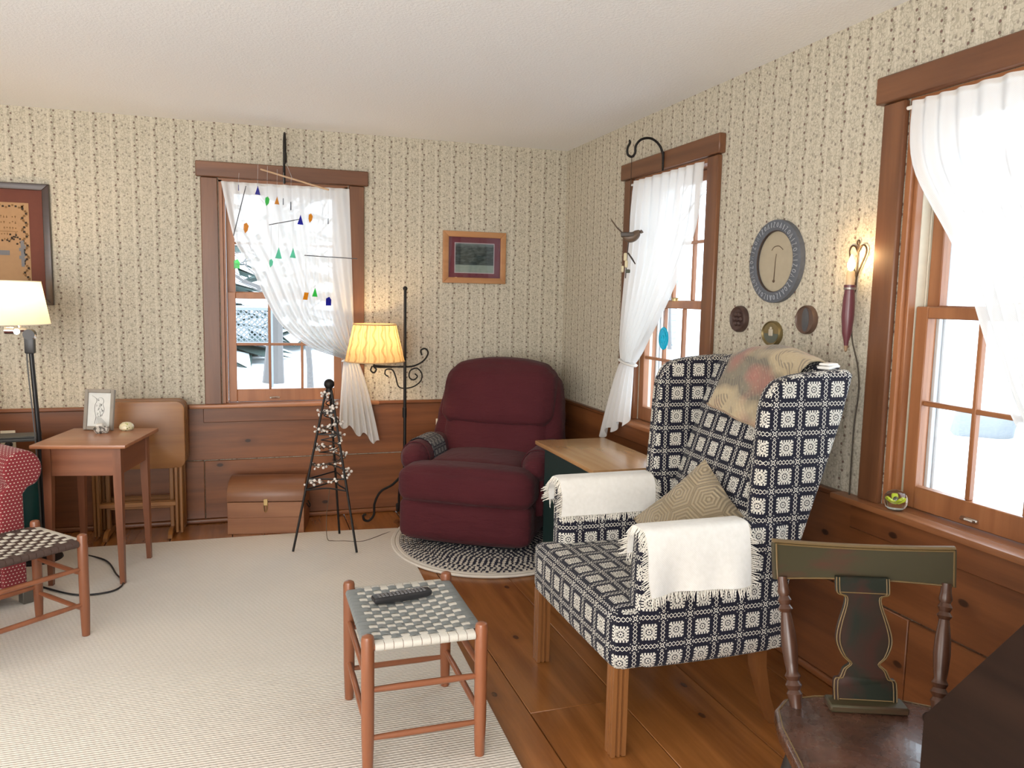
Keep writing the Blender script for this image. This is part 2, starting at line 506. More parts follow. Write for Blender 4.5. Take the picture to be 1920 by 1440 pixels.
# ------------------------------------------------------------------ windows
PANE = glass('window_glass', (.97, .99, 1.0))
STORM = plain('pale_painted_frame', (.70, .76, .80), .5)
def window(idx, label, loc, rz):
    t = struct('window_%d' % idx, label, 'window', loc=loc, rz=rz)
    tx, tz, sx, sz = trimw('x'), trimw('z'), sashw('x'), sashw('z')
    for s in (-1, 1):
        ob('casing', MB().box(min(s*.372, s*.464), max(s*.372, s*.464), -.022, 0, .717, 2.028, .004), tz, t)
        ob('jamb', MB().box(min(s*OW, s*(OW-.02)), max(s*OW, s*(OW-.02)), -.004, .149, .72, 2.02, .001), sz, t)
        ob('stop', MB().box(min(s*.348, s*.334), max(s*.348, s*.334), .012, .042, .72, 2.01, .003), sz, t)
        ob('sash_track', MB().box(min(s*.3478, s*.336), max(s*.3478, s*.336), .0425, .0795, .72, 2.006, .002).box(min(s*.3478, s*.336), max(s*.3478, s*.336), .0815, .121, .72, 2.006, .002), plain('cream_vinyl', (.66, .60, .46), .45), t)
        ob('storm_frame', MB().box(min(s*.352, s*.337), max(s*.352, s*.337), .1495, .215, .72, 2.0, .002).box(min(s*.336, s*.327), max(s*.336, s*.327), .165, .185, .72, 2.0, .002), STORM, t)
    ob('header', MB().box(-.487, .487, -.036, 0, 2.03, 2.116, .004), tx, t)
    ob('head_jamb', MB().box(-.368, .368, -.004, .149, 2.008, 2.029, .001), sx, t)
    ob('stool', MB().box(-.55, .55, -.062, 0, .698, .719, .005, None, 2).box(-.366, .366, 0, .149, .701, .719, .002), sashw('x'), t)
    ob('apron', MB().box(-.475, .475, -.036, -.0165, .612, .697, .003), pine('x', .9), t)
    def sash(name, y0, y1, z0, z1, bot, top):
        W, G = .333, .285
        m = MB()
        m.box(-W, -G, y0, y1, z0, z1, .003).box(G, W, y0, y1, z0, z1, .003)
        m.box(-G, G, y0, y1, z0, z0+bot, .003).box(-G, G, y0, y1, z1-top, z1, .003)
        s = ob(name, m, sz, t)
        gz0, gz1 = z0+bot, z1-top; ym = (y0+y1)/2
        xs = [-G, -.095, .095, G]; zs = [gz0, (gz0+gz1)/2, gz1]
        for x in xs[1:3]: ob('muntin', MB().box(x-.008, x+.008, ym-.011, ym+.011, gz0, gz1, .003), sz, s)
        ob('muntin', MB().box(-G, G, ym-.010, ym+.010, zs[1]-.008, zs[1]+.008, .003), sx, s)
        pane = None
        for i in range(3):
            for j in range(2):
                a, b = xs[i], xs[i+1]; c, d = zs[j], zs[j+1]
                pw, ph = (b-a)/2, (d-c)/2
                ob('pane', MB().box(-pw, pw, -.0015, .0015, -ph, ph, 0), PANE, s, loc=((a+b)/2, ym, (c+d)/2))
        return s
    lo = sash('lower_sash', .044, .078, .722, 1.377, .074, .038)
    sash('upper_sash', .086, .120, 1.345, 2.006, .036, .05)
    ob('sash_lift', MB().box(-.03, .03, .034, .046, .738, .750, .003).tube([(-.02, .030, .744), (0, .022, .747), (.02, .030, .744)], .005, 6), plain('nickel', (.6, .58, .54), .3, 1.0), t, loc=(-.07, 0, 0))
    ob('sash_lock', MB().cyl((0, .058, 1.377), (0, .058, 1.388), .016).box(-.028, .028, .050, .064, 1.386, 1.394, .003), plain('brass', (.55, .4, .18), .35, 1.0), t)
    return t
window(1, 'six over six window with brown wooden casing behind the glass mobile', (-1.792, 0, 0), 0)
window(2, 'brown cased window in the side wall behind the wood topped end table', (0, -1.37, 0), -PI/2)
window(3, 'large bright brown cased window at the right edge of the picture', (0, -3.26, 0), -PI/2)

# ------------------------------------------------------------------ outdoors
def snow_h(x, y):
    d = max(0, max(x, y)-1)
    return -.45 + .30*noise.noise(Vector((x*.13, y*.13, 1))) + .10*noise.noise(Vector((x*.5, y*.5, 4))) + min(d*.028, .9)
g = MB()
N = 72
def gx(i): return -38 + 96*i/N
vs, fs = [], []
for i in range(N+1):
    for j in range(N+1):
        x, y = gx(i), -34+92*j/N
        z = snow_h(x, y)
        if -6 < x < .8 and -8 < y < .8: z = min(z, -.5)
        vs.append((x, y, z))
for i in range(N):
    for j in range(N):
        fs.append((i*(N+1)+j, (i+1)*(N+1)+j, (i+1)*(N+1)+j+1, i*(N+1)+j+1))
g.add(vs, fs)
sm = Mat('snow'); pv = sm.vec(*sm.xyz('World')); sm.set(color=(.86, .88, .90), rough=.8, spec=.2); sm.bump(sm.noise(pv, 2.5, 4), .4, .08)
struct('ground', 'snow covered garden outside the windows', 'snow', g, sm.m)

BARK = plain('grey_bark', (.13, .12, .115), .9)
def bare_tree(x, y, h, r, label, seed, lean=0.0):
    rd = random.Random(seed); z0 = snow_h(x, y)-.1
    t = thing('bare_tree', label, 'tree', (x, y, z0), 0, 'trees in the snowy garden')
    pts = [Vector((lean*h*k/6 + rd.uniform(-.05, .05)*k/3, rd.uniform(-.04, .04)*k/3, h*k/6)) for k in range(7)]
    ob('trunk', MB().tube(pts, [r*(1.25 if k == 0 else 1-.12*k) for k in range(7)], 9), BARK, t)
    m = MB()
    for k in range(26):
        i = rd.randint(2, 5); p = pts[i].lerp(pts[i+1], rd.random()); a = rd.uniform(0, 2*PI); L = rd.uniform(.5, 1.5)
        d = Vector((cos(a), sin(a), rd.uniform(.2, .9))).normalized()
        q = p + d*L*.5 + Vector((0, 0, .05)); e = p + d*L + Vector((0, 0, .25))
        m.tube([p, q, e], [r*.3, r*.18, .006], 5)
        for _ in range(3):
            s0 = q.lerp(e, rd.random()); dd = Vector((rd.uniform(-1, 1), rd.uniform(-1, 1), rd.uniform(0, 1))).normalized()
            m.tube([s0, s0+dd*L*.4], [.012, .004], 4)
    tag(ob('branches', m, BARK, t), kind='stuff')
def evergreen(x, y, h, rad, label, seed):
    rd = random.Random(seed); z0 = snow_h(x, y)-.1
    t = thing('evergreen_tree', label, 'tree', (x, y, z0), 0, 'trees in the snowy garden')
    ob('trunk', MB().cyl((0, 0, 0), (0, 0, h*.95), .11, .02, 8), BARK, t)
    m = MB(); sn = MB()
    for L in range(11):
        zz = h*(.10+.082*L); rr = rad*(1-L/11.5)
        for k in range(13):
            a = 2*PI*(k+rd.random())/13; tip = Vector((cos(a)*rr, sin(a)*rr, zz-rr*.28*rd.uniform(.6, 1.2))); root = Vector((0, 0, zz))
            sd = Vector((-sin(a), cos(a), 0))*rr*.22
            mid = root.lerp(tip, .6)+Vector((0, 0, .05))
            m.add([root, mid+sd, tip, mid-sd, mid+Vector((0, 0, -.10))], [(0, 1, 4), (1, 2, 4), (2, 3, 4), (3, 0, 4), (0, 3, 2, 1)])
            if rd.random() < .75:
                up = Vector((0, 0, .03))
                sn.add([root.lerp(tip, .35)+up, mid+sd*.8+up, tip+up, mid-sd*.8+up, mid+up*2.6], [(0, 1, 4), (1, 2, 4), (2, 3, 4), (3, 0, 4)])
    tag(ob('needles', m, plain('evergreen_needles', (.05, .085, .075), .9), t), kind='stuff')
    tag(ob('snow_cover', sn, sm.m, t), kind='stuff')
evergreen(-2.75, 13.5, 5.2, 1.7, 'snowy evergreen seen low through the left pane of the far window', 3)
evergreen(-.9, 17.0, 6.0, 2.0, 'taller snowy evergreen behind the sheer curtain of the far window', 4)
bare_tree(-1.62, 9.6, 5.0, .16, 'bare grey tree nearest the lattice screen outside the far window', 5, .03)
bare_tree(-1.13, 7.4, 3.8, .05, 'thin bare sapling outside the far window', 6, -.02)
bare_tree(9.5, 15.5, 6.5, .15, 'bare tree across the snow outside the side window', 8)
evergreen(19.0, 6.0, 5.0, 1.9, 'snowy evergreen beyond the boulder wall outside the bright window', 9)
# lattice screen
lt = thing('lattice_screen', 'grey garden lattice screen standing in the snow outside the far window', 'fence', (-2.05, 9.0, 0), 0)
LG = plain('weathered_lattice', (.20, .22, .23), .8)
ob('frame', MB().box(-.42, -.37, -.02, .02, -.6, 1.12).box(.37, .42, -.02, .02, -.6, 1.12).box(-.42, .42, -.025, .025, 1.07, 1.12).box(-.42, .42, -.025, .025, .5, .55), LG, lt)
def lat(sign):
    m = MB()
    for k in range(-5, 15):
        a = k*.085-.37
        p, q = [a, .55], [a+.52, 1.07]
        lo, hi = max(-.37, p[0]), min(.37, q[0])
        if hi-lo < .03: continue
        z0 = .55+(lo-p[0]); z1 = .55+(hi-p[0])
        A, B = (Vector((lo*sign, sign*.006, z0)), Vector((hi*sign, sign*.006, z1)))
        m.tube([A, B], .013, 4)
    return m
tag(ob('lath', lat(1), LG, lt), kind='stuff'); tag(ob('lath', lat(-1), LG, lt), kind='stuff')
# low clapboard shed seen through window_2
sh = thing('garden_shed', 'pale blue clapboard shed across the snow outside the side window', 'shed', (9.6, 19.5, snow_h(9.6, 19.5)), -.45)
m = MB()
for k in range(11): m.prism([(-.02, .2*k), (.0, .2*k+.2), (.05, .2*k+.2), (.05, .2*k)], -2.2, 2.2, 'x', 0)
ob('clapboards', m, plain('blue_grey_clapboard', (.32, .40, .46), .7), sh)
ob('shed_body', MB().box(-2.2, 2.2, .05, 2.4, 0, 2.2, 0), plain('blue_grey_clapboard', (.32, .40, .46), .7), sh)
ob('roof', MB().prism([(-.35, 2.15), (1.2, 3.1), (2.75, 2.15), (2.75, 2.3), (1.2, 3.27), (-.35, 2.3)], -2.5, 2.5, 'x', 0), sm.m, sh)
# boulder wall seen through window_3
rd = random.Random(12)
for k in range(5):
    x, y = 7.4+rd.uniform(-.25, .25)+k*.2, 1.6+k*1.5
    s = rd.uniform(.36, .52)
    b = thing('boulder', ['nearest snow capped boulder outside the bright window', 'second snow capped boulder of the row outside the bright window', 'middle snow capped boulder of the row beyond the bright window', 'fourth snow capped boulder of the row beyond the bright window', 'farthest snow capped boulder of the row beyond the bright window'][k], 'boulder', (x, y, snow_h(x, y)+.12), rd.uniform(0, 6), 'boulders of the garden wall')
    def fnr(q, p, k=k): return q*(1+.22*noise.noise(q*3+Vector((k*3.1, 0, 0))))
    ob('stone', MB().soft(s, s*.8, s*.62, s*.35, n=5, fn=fnr), plain('grey_stone', (.24, .25, .26), .9), b)
    ob('snow_cap', MB().soft(s*.82, s*.66, s*.2, s*.15, (0, 0, s*.58), n=4, fn=fnr), sm.m, b)

# ------------------------------------------------------------------ rugs
RUG = Mat('ribbed_cream_wool'); x, y, z = RUG.xyz()
rib = (y*(2*PI/.0125)).sn()*.5+.5; seg = (x*(2*PI/.018)+(y/.0125).fl()*1.7).sn()*.5+.5
hgt = rib*(.6+.4*seg)+RUG.noise(RUG.vec(x, y, z), 160, 2)*.4
RUG.set(color=RUG.mix(hgt*.6+RUG.noise(RUG.vec(x, y, z), 3, 3)*.4, (.66, .605, .52), (.84, .785, .70)), rough=.95, spec=.1, sheen=.15); RUG.bump(hgt, .6, .005)
rugpoly = [(-1.19, -.42), (-1.275, -3.4), (-1.30, -5.6), (-4.5, -5.6), (-4.5, -.36), (-2.9, -.36), (-1.7, -.375)]
tag(ob('area_rug', MB().prism(rugpoly, .001, .011, 'z', .004), RUG.m), 'large cream ribbed wool rug covering the plank floor', 'rug')
br = thing('braided_rug', 'oval black and cream braided rug under the burgundy recliner', 'rug', (-.635, -.675, .001), math.radians(-33))
BR = Mat('black_cream_braid'); x, y, z = BR.xyz()
an = BR.math('ARCTAN2', x/.60, y/.74)
rr = ((x/.60)*(x/.60) + (y/.74)*(y/.74)).sq()
ring_i = (rr*26.0 - .1).fl()
hsh = ((ring_i*12.9898).sn()*43758.5).fr()
ph = (an*(ring_i*2.6 + 4.0).fl() + hsh*6.283).sn()
ph2 = (an*(ring_i*5.2 + 5.0).fl() + hsh*17.0).sn()
sp = BR.noise(BR.vec(x, y, z), 95, 2)
dk = (ph2*1.0 + ph*.5 + (sp-.5)*4.0 + BR.step(rr, 1.0, .55)*.7).gt(.30)
BR.set(color=BR.mix(dk, (.56, .51, .44), (.035, .035, .05)), rough=.95, spec=.1); BR.bump(ph2, .4, .004)
BRl = plain('cream_braid', (.62, .57, .50), .95, 0.0, .1)
NB = 26
for k in range(NB):
    f = (k+.6)/NB
    A, B = .60*f, .74*f-.0
    B = max(B, .01); 
    n = 18+int(52*f)
    pts = [(A*cos(2*PI*i/n), B*sin(2*PI*i/n), .008) for i in range(n)]
    ob('braid_coil', MB().tube(pts, .0146, 6, True, False, .55), BRl if k in (25, 24) else BR.m, br)

# ------------------------------------------------------------------ curtains
def curtain(name, label, loc, rz, top, left_edge, right_edge, tie, tail, folds, mat, mirror=1):
    """local x across the window, y outward, edges are (x,z) lists from rod down to the tie."""
    t = thing(name, label, 'curtain', loc, rz, None)
    L = spline([(p[0], 0, p[1]) for p in left_edge], 10); R = spline([(p[0], 0, p[1]) for p in right_edge], 10)
    def samp(P, t_):
        f = t_*(len(P)-1); i = min(int(f), len(P)-2); return P[i].lerp(P[i+1], f-i)
    w0 = (R[0]-L[0]).length
    def fn(u, v):
        a, b = samp(L, v), samp(R, v); p = a.lerp(b, u); wd = (b-a).length
        cr = 1 - min(1, wd/w0)
        amp = .009 + .018*cr
        if v < .06: amp = .007
        amp *= 1-.55*max(0, v-.85)/.15
        uu = u + .02*sin(u*9+v*3)
        p.y = -.048 - amp*sin(2*PI*folds*uu + 1.2*sin(u*5)) - .010*cr - .012*sin(PI*v)*.5
        p.z -= .012*sin(PI*u)*sin(PI*v)
        return p
    ob('drape', MB().sheet(fn, 120, 44), mat, t, 80)
    def fn2(u, v):
        a = Vector((lerp(tie[0], tie[1], u), 0, tie[2])); b = Vector((lerp(tail[0], tail[1], u), 0, lerp(tail[2], tail[3], u) - .02*sin(u*17)))
        p = a.lerp(b, v); p.x = lerp(a.x, b.x, v**.7)
        p.y = -.060 - .012*sin(2*PI*folds*.55*u + .7)*(.35+.9*v) - .03*v
        return p
    ob('tail', MB().sheet(fn2, 90, 26), mat, t, 80)
    # gathered tie band and rod
    n = 22
    cx, hw = (tie[0]+tie[1])/2, abs(tie[1]-tie[0])/2+.006
    ob('tieback', MB().tube([(cx+hw*cos(2*PI*i/n), -.058+.026*sin(2*PI*i/n), tie[2]+.012*cos(2*PI*i/n)*mirror) for i in range(n)], .011, 6, True, False, .55), plain('white_tie', (.72, .70, .66), .8), t)
    ob('rod', MB().cyl((-.345, -.036, top-.016), (.365, -.036, top-.016), .006, None, 8), plain('white_rod', (.7, .68, .64), .5), t)
    return t
SH = sheer()
X1 = -1.792
curtain('sheer_curtain', 'white sheer curtain tied to the right across the far window', (X1, 0, 0), 0, 2.008,
        [(-.352, 2.006), (-.283, 1.677), (-.197, 1.527), (-.052, 1.218), (.131, 1.06), (.335, .985)], [(.372, 2.006), (.385, 1.6), (.395, 1.25), (.408, .985)],
        (.335, .408, .985), (.30, .545, .59, .46), 11, SH)
Y2 = -1.37
curtain('sheer_curtain', 'white sheer curtain tied to the left at the side window behind the end table', (0, Y2, 0), -PI/2, 2.008,
        [(-.30, 2.006), (-.325, 1.6), (-.345, 1.3), (-.352, 1.04)], [(.385, 2.006), (.33, 1.70), (.124, 1.388), (-.079, 1.167), (-.20, 1.045)],
        (-.352, -.20, 1.04), (-.52, -.165, .60, .745), 9, SH, -1)
Y3 = -3.26
curtain('sheer_curtain', 'white sheer curtain of the bright window at the right edge', (0, Y3, 0), -PI/2, 2.008,
        [(-.318, 2.006), (-.285, 1.80), (-.086, 1.524), (.035, 1.28), (.123, 1.105), (.21, 1.0), (.335, .95)], [(.375, 2.006), (.385, 1.6), (.395, 1.25), (.408, .95)],
        (.335, .408, .95), (.30, .545, .56, .44), 11, SH)

# ------------------------------------------------------------------ burgundy recliner
VEL = velour()
BRZ = .014
rec = thing('recliner', 'burgundy plush recliner in the far corner on the braided rug', 'armchair', (-.712, -.615, BRZ), math.radians(-33))
ob('rocker_base', MB().box(-.27, .27, -.30, .28, 0, .045, .006).box(-.24, .24, -.25, .25, .045, .10, .004), plain('dark_steel', (.02, .018, .02), .5, .3), rec)
def front_fn(P, p):
    # gently bowed front
    if P.y < 0: P.y -= .025*(1-(P.x/.38)**2)
    return P
ob('footrest', MB().soft(.372, .075, .112, .05, (0, -.345, .158), 10, (0, .012, .006), front_fn), VEL, rec)
ob('body', MB().soft(.36, .30, .15, .03, (0, 0, .20), 6), VEL, rec)
def seat_fn(P, p):
    P = front_fn(P, p)
    if P.y > -.10: P.x *= .78/1.0 if abs(P.x) > .29 else 1
    P.z += .018*sin(P.y*9)*(p.z > 0)
    return P
m = MB().soft(.375, .115, .098, .062, (0, -.315, .345), 12, (.008, .02, .022), front_fn)
m.soft(.285, .30, .085, .05, (0, .02, .362), 10, (0, .0, .03))
ob('seat_cushion', m, VEL, rec)
for s in (-1, 1):
    def afn(P, p, s=s):
        k = max(0, P.z)/.12
        P.x += s*.018*k
        return P
    m = MB().soft(.060, .26, .13, .03, (s*.345, .03, .30), 6)
    m.soft(.077, .285, .078, .070, (s*.355, .005, .452), 10, (.004, .016, .010))
    ob('armrest', m, VEL, rec)
    # fitted arm cap
    def cap(u, v, s=s):
        a = lerp(-.30*PI, 1.28*PI, u); rx, rz = .083, .086
        return (s*.355+rx*cos(a), lerp(-.20, .16, v)+.004*sin(u*20), .452+rz*sin(a)*(1 if sin(a) > 0 else .9)+.002*sin(v*30))
    ob('arm_cap', MB().sheet(cap, 22, 16, .006), VEL, rec)
# back: lumbar roll and head roll, tufted apart
def back_pt(lx, d, zz):
    return (lx, .235+.21*(zz-.40)/.57+d, zz)
def lum_fn(P, p):
    fl = 1-.05*(P.z+.17)/.34
    P.x *= fl
    wr = .005*noise.noise(Vector((P.x*9, 3, P.z*26)))+.004*noise.noise(Vector((P.x*30, 7, P.z*14)))
    P.y += (P.z)*.36 + wr
    return P
ob('back_lumbar', MB().soft(.330, .105, .190, .06, (0, .262, .545), 16, (.006, .040, .008), lum_fn), VEL, rec)
def head_fn(P, p):
    P.z += .040*(1-(P.x/.36)**2)*(p.z > 0)*p.z
    if p.z < 0: P.z -= .02*(1-(P.x/.3)**2)*(-p.z)
    if p.z > 0: P.x *= 1-.07*p.z**2
    # pull the lower middle of the head roll into the seam
    wr = .006*noise.noise(Vector((P.x*8, 1, P.z*22)))+.005*noise.noise(Vector((P.x*26, 5, P.z*12)))
    P.y += P.z*.36 + wr
    return P
ob('back_headrest', MB().soft(.345, .118, .172, .075, (0, .318, .772), 18, (.006, .046, .010), head_fn), VEL, rec)
def side_fn(P, p):
    P.x *= 1-.19*((p.z+1)/2)**1.5
    wr = .006*noise.noise(Vector((P.x*5, P.y*9, P.z*24)))
    P.y += P.z*.36 + wr; P.x += wr*.6
    return P
ob('back_frame', MB().soft(.425, .115, .285, .085, (0, .335, .625), 16, (0, .01, .012), side_fn), VEL, rec)
# dark cloth on its left arm
cl = thing('arm_cloth', 'small dark patterned woven cloth draped over an arm of the burgundy recliner', 'cloth', (-.712, -.615, BRZ), math.radians(-33))
def clf(u, v):
    a = lerp(.02*PI, .80*PI, u); k = .0
    xx = -.355+.093*cos(a); zz = .452+.098*sin(a)
    if u < .25: zz -= (.25-u)*.10
    return (xx, lerp(-.13, .075, v)+.02*(u-.5), zz+.0015*sin(v*25+u*9))
ob('cloth', MB().sheet(clf, 24, 18, .004), coverlet(.05, True), cl)

# ------------------------------------------------------------------ wrought iron floor lamp
lp = thing('floor_lamp', 'wrought iron scroll floor lamp with pleated glowing shade by the far window', 'lamp', (-1.115, -.235, .001))
ob('pole', MB().tube([(0, 0, .10), (.002, 0, .6), (0, .0, 1.05), (0, 0, 1.415)], [.010, .0095, .009, .0085], 10).ball((0, 0, 1.418), .014, 8).cyl((0, 0, .64), (0, 0, .70), .013), IRON, lp)
for k in range(3):
    a = [PI*1.02, -.15*PI, .52*PI][k]
    c_, s_ = cos(a), sin(a)
    L = [.235, .20, .17][k]
    pf = spline([(0, .30), (L*.30, .23), (L*.62, .19), (L*.78, .12), (L*.80, .05), (L*.92, .016), (L*1.05, .022), (L*1.07, .05), (L*1.0, .055)], 8)
    ob('foot', MB().tube([(q.x*c_, q.x*s_, q.y) for q in pf], .0075, 7), IRON, lp)
sc_pts = spline([(-.195, .955), (-.205, .930), (-.185, .915), (-.172, .935), (-.185, .958), (-.10, .952), (0, .948), (.06, .955), (.115, .985), (.142, 1.03), (.125, 1.058), (.098, 1.048), (.104, 1.018)], 8)
m = MB().tube([(q.x, 0, q.y) for q in sc_pts], .0052, 7)
sc2 = spline([(-.098, .89), (-.118, .905), (-.112, .932), (-.075, .930), (-.055, .89), (-.04, .835), (-.012, .818), (.05, .825), (.098, .86), (.105, .905), (.075, .938), (.035, .925), (.028, .885), (.055, .868), (.078, .888), (.062, .905)], 8)
m.tube([(q.x, .004, q.y) for q in sc2], .0042, 7)
m.cyl((0, 0, .945), (0, 0, .955), .014)
ob('scrollwork', m, IRON, lp)
m = MB().tube(spline([(0, 0, .952), (-.09, 0, .948), (-.178, 0, .952), (-.18, 0, .99)], 6), .005, 7).cyl((-.18, 0, .975), (-.18, 0, 1.05), .012)
ob('socket_arm', m, IRON, lp)
shd = MB()
NP = 168
def shf(u, v):
    a = 2*PI*u; r = lerp(.174, .124, v)*(1+.012*cos(a*56))
    return (-.18+r*cos(a), r*sin(a), lerp(.985, 1.203, v))
shade = ob('shade', MB().sheet(lambda u, v: (shf(u, v)[0]+.18, shf(u, v)[1], shf(u, v)[2]), 336, 3), shade_cloth('pleated_shade_cloth', (.70, .53, .29), True, .5), lp, 80, loc=(-.18, 0, 0))
m = MB()
for zz, r in ((.985, .176), (1.203, .1255)): m.tube([(r*cos(2*PI*i/40), r*sin(2*PI*i/40), zz) for i in range(40)], .004, 6, True)
for k in range(8):
    a = 2*PI*k/8+.3; m.tube([(.175*cos(a), .175*sin(a), .985), (.125*cos(a), .125*sin(a), 1.203)], .0022, 5)
ob('shade_rim', m, plain('gold_braid_trim', (.50, .34, .17), .7), shade)
ob('bulb', MB().ball((-.18, 0, 1.09), .03, 8, 1.2), emitter('bulb_glow', (1, .72, .38), 12), lp)
def point(name, loc, e, col, r, parent=None):
    l = bpy.data.lights.new(name, 'POINT'); l.energy = e; l.color = col; l.shadow_soft_size = r
    o = bpy.data.objects.new(name, l); COL.objects.link(o); o.location = loc; return o
point('lamp_light', (-1.295, -.235, 1.11), 9, (1, .68, .36), .04)

# ------------------------------------------------------------------ black floor lamp at left
BX, BY = -3.05, -.50
BLK = plain('satin_black', (.02, .02, .021), .35, .2)
CHR = plain('chrome', (.75, .75, .76), .15, 1.0)
bl = thing('floor_lamp', 'black adjustable floor lamp with cream drum shade at the left edge', 'lamp', (BX, BY, .001))
ob('base', MB().lathe([(.0, 0), (.12, 0), (.125, .006), (.12, .018), (.02, .026), (.0, .026)], 32), BLK, bl)
ob('pole', MB().tube([(.045, 0, .02), (.04, 0, .6), (.02, 0, 1.08)], .011, 10), BLK, bl)
ob('cord', MB().tube(spline([(.033, -.014, .1), (.026, -.016, .6), (.006, -.016, 1.0), (.01, -.012, 1.10)], 8), .0035, 6), plain('grey_cord', (.12, .12, .12), .5), bl)
ob('knuckle', MB().box(-.005, .040, -.02, .02, 1.055, 1.155, .008, None, 2).cyl((.018, -.024, 1.15), (.018, .024, 1.15), .026, None, 18), BLK, bl)
ob('chrome_joint', MB().tube([(-.075, -.01, 1.175), (.0, -.01, 1.172), (.03, -.01, 1.155), (.045, -.01, 1.13)], .011, 8).cyl((-.085, -.01, 1.170), (-.045, -.01, 1.170), .019, None, 14).cyl((-.03, -.03, 1.165), (-.03, .015, 1.165), .014), CHR, bl)
ob('neck', MB().cyl((-.02, 0, 1.165), (-.045, 0, 1.29), .010), CHR, bl)
sh2 = ob('shade', MB().sheet(lambda u, v: (lerp(.170, .135, v)*cos(2*PI*u), lerp(.170, .135, v)*sin(2*PI*u), lerp(0, .208, v)), 64, 4), shade_cloth('linen_shade', (.88, .80, .64), False, .55), bl, 80, loc=(-.06, 0, 1.202))
m = MB()
for zz, r in ((0.0, .170), (.208, .135)): m.tube([(r*cos(2*PI*i/48), r*sin(2*PI*i/48), zz) for i in range(48)], .0025, 6, True)
ob('shade_rim', m, plain('linen_binding', (.8, .74, .62), .8), sh2)
ob('bulb', MB().ball((-.06, 0, 1.31), .03, 8, 1.2), emitter('bulb_glow', (1, .72, .38), 12), bl)
point('lamp_light', (BX-.06, BY, 1.32), 12, (1, .72, .42), .04)

# ------------------------------------------------------------------ wire obelisk with berry garland
tr = thing('wire_obelisk', 'black wire tree obelisk with ball finial standing on the rug below the far window', 'obelisk', (0, 0, .012))
feet = [Vector((-1.80, -.715, 0)), Vector((-1.478, -.818, 0)), Vector((-1.530, -.455, 0))]
cen = sum(feet, Vector())/3; cen.z = 0
topv = [cen+(f-cen)*.085+Vector((0, 0, .855)) for f in feet]
for f, tp in zip(feet, topv): ob('leg', MB().cyl(f, tp, .0062, .0062, 8), IRON, tr)
def legat(k, zz): return feet[k].lerp(topv[k], zz/.855)
for zz in (.385, .325, .62, .735):
    P = [legat(k, zz) for k in range(3)]
    if zz == .325:
        q = []
        for k in range(3):
            a, b = P[k], P[(k+1) % 3]; q += [a, a.lerp(b, .5)+(cen+Vector((0, 0, zz+.03))-a.lerp(b, .5))*.25]
        P = spline(q, 6, True)
    ob('ring', MB().tube(P, .0042, 6, True), IRON, tr)
sp = []
for i in range(150):
    t_ = i/149; zz = .42+.40*t_; a = 2*PI*6*t_
    r = (feet[0]-cen).length*(1-zz/.855*.93)*.60
    sp.append(cen+Vector((r*cos(a), r*sin(a), zz)))
ob('spiral', MB().tube(sp, .003, 5), IRON, tr)
ob('finial', MB().ball(cen+Vector((0, 0, .888)), .028, 14).cyl(cen+Vector((0, 0, .845)), cen+Vector((0, 0, .868)), .016), IRON, tr)
gl = thing('berry_garland', 'twig garland of small white berries wound around the black wire obelisk', 'garland', (0, 0, .012))
rd = random.Random(4)
gp = []
for i in range(240):
    t_ = i/239; zz = .35+.49*t_; a = 2*PI*5.2*t_+2.6
    r = (feet[0]-cen).length*(1-zz/.855*.92)*.80+.006
    gp.append(cen+Vector((r*cos(a)+rd.uniform(-.006, .006), r*sin(a)+rd.uniform(-.006, .006), zz+rd.uniform(-.008, .008))))
ob('twig', MB().tube(gp, .0028, 5), plain('dark_twig', (.05, .032, .022), .8), gl)
m = MB()
for k in range(150):
    p = gp[int(min(239, 239*rd.random()**1.15))]; dv = Vector((rd.uniform(-1, 1), rd.uniform(-1, 1), rd.uniform(-.7, .7))).normalized()*rd.uniform(.010, .026)
    m.ball(p+dv, rd.uniform(.0055, .0085), 6); m.tube([p, p+dv], .0013, 4)
tag(ob('berries', m, plain('white_berries', (.68, .62, .56), .6), gl), kind='stuff')
tag(ob('garland_cord', MB().tube(spline([(-1.60, -.64, .33), (-1.605, -.63, .27), (-1.615, -.60, .16), (-1.61, -.58, .03), (-1.58, -.585, .013), (-1.52, -.60, .012), (-1.42, -.63, .012), (-1.28, -.52, .012), (-1.18, -.42, .004), (-1.05, -.30, .003)], 8), .0022, 5), plain('thin_brown_cord', (.10, .06, .035), .6)),
    'thin brown cord hanging inside the wire obelisk and trailing across the rug', 'cord')

# ------------------------------------------------------------------ dome-top chest
ch = thing('dome_chest', 'small dome lidded pine chest on the floor under the far window', 'chest', (-1.905, -.185, .001), math.radians(-10.5))
W_, D_ = .212, .135
cw = lambda ax: wood('chest_pine', (.27, .115, .048), (.18, .066, .025), ax, .45, .1, .6)
ob('box', MB().box(-W_, W_, -D_, D_, 0, .0945, .0008).box(-W_, W_, -D_, D_, .0945, .185, .0012), cw('x'), ch)
arc = [(-D_, .190)] + [(-D_*cos(PI*i/18), .215+.098*sin(PI*i/18)) for i in range(0, 19)] + [(D_, .190)]
lid = ob('lid', MB().prism(arc, -W_-.002, W_+.002, 'x', .003), cw('x'), ch, 30)
BRS = plain('aged_brass', (.50, .36, .17), .35, 1.0)
ob('hasp', MB().box(-.012, .012, -D_-.006, -D_-.001, .165, .205, .002).tube([(-.008, -D_-.008, .17), (-.007, -D_-.010, .14), (0, -D_-.010, .128), (.007, -D_-.010, .14), (.008, -D_-.008, .17)], .0028, 6), BRS, lid)
ob('handle', MB().tube(spline([(W_+.004, -.03, .15), (W_+.018, -.025, .125), (W_+.018, .025, .125), (W_+.004, .03, .15)], 6), .004, 6), IRON, ch)

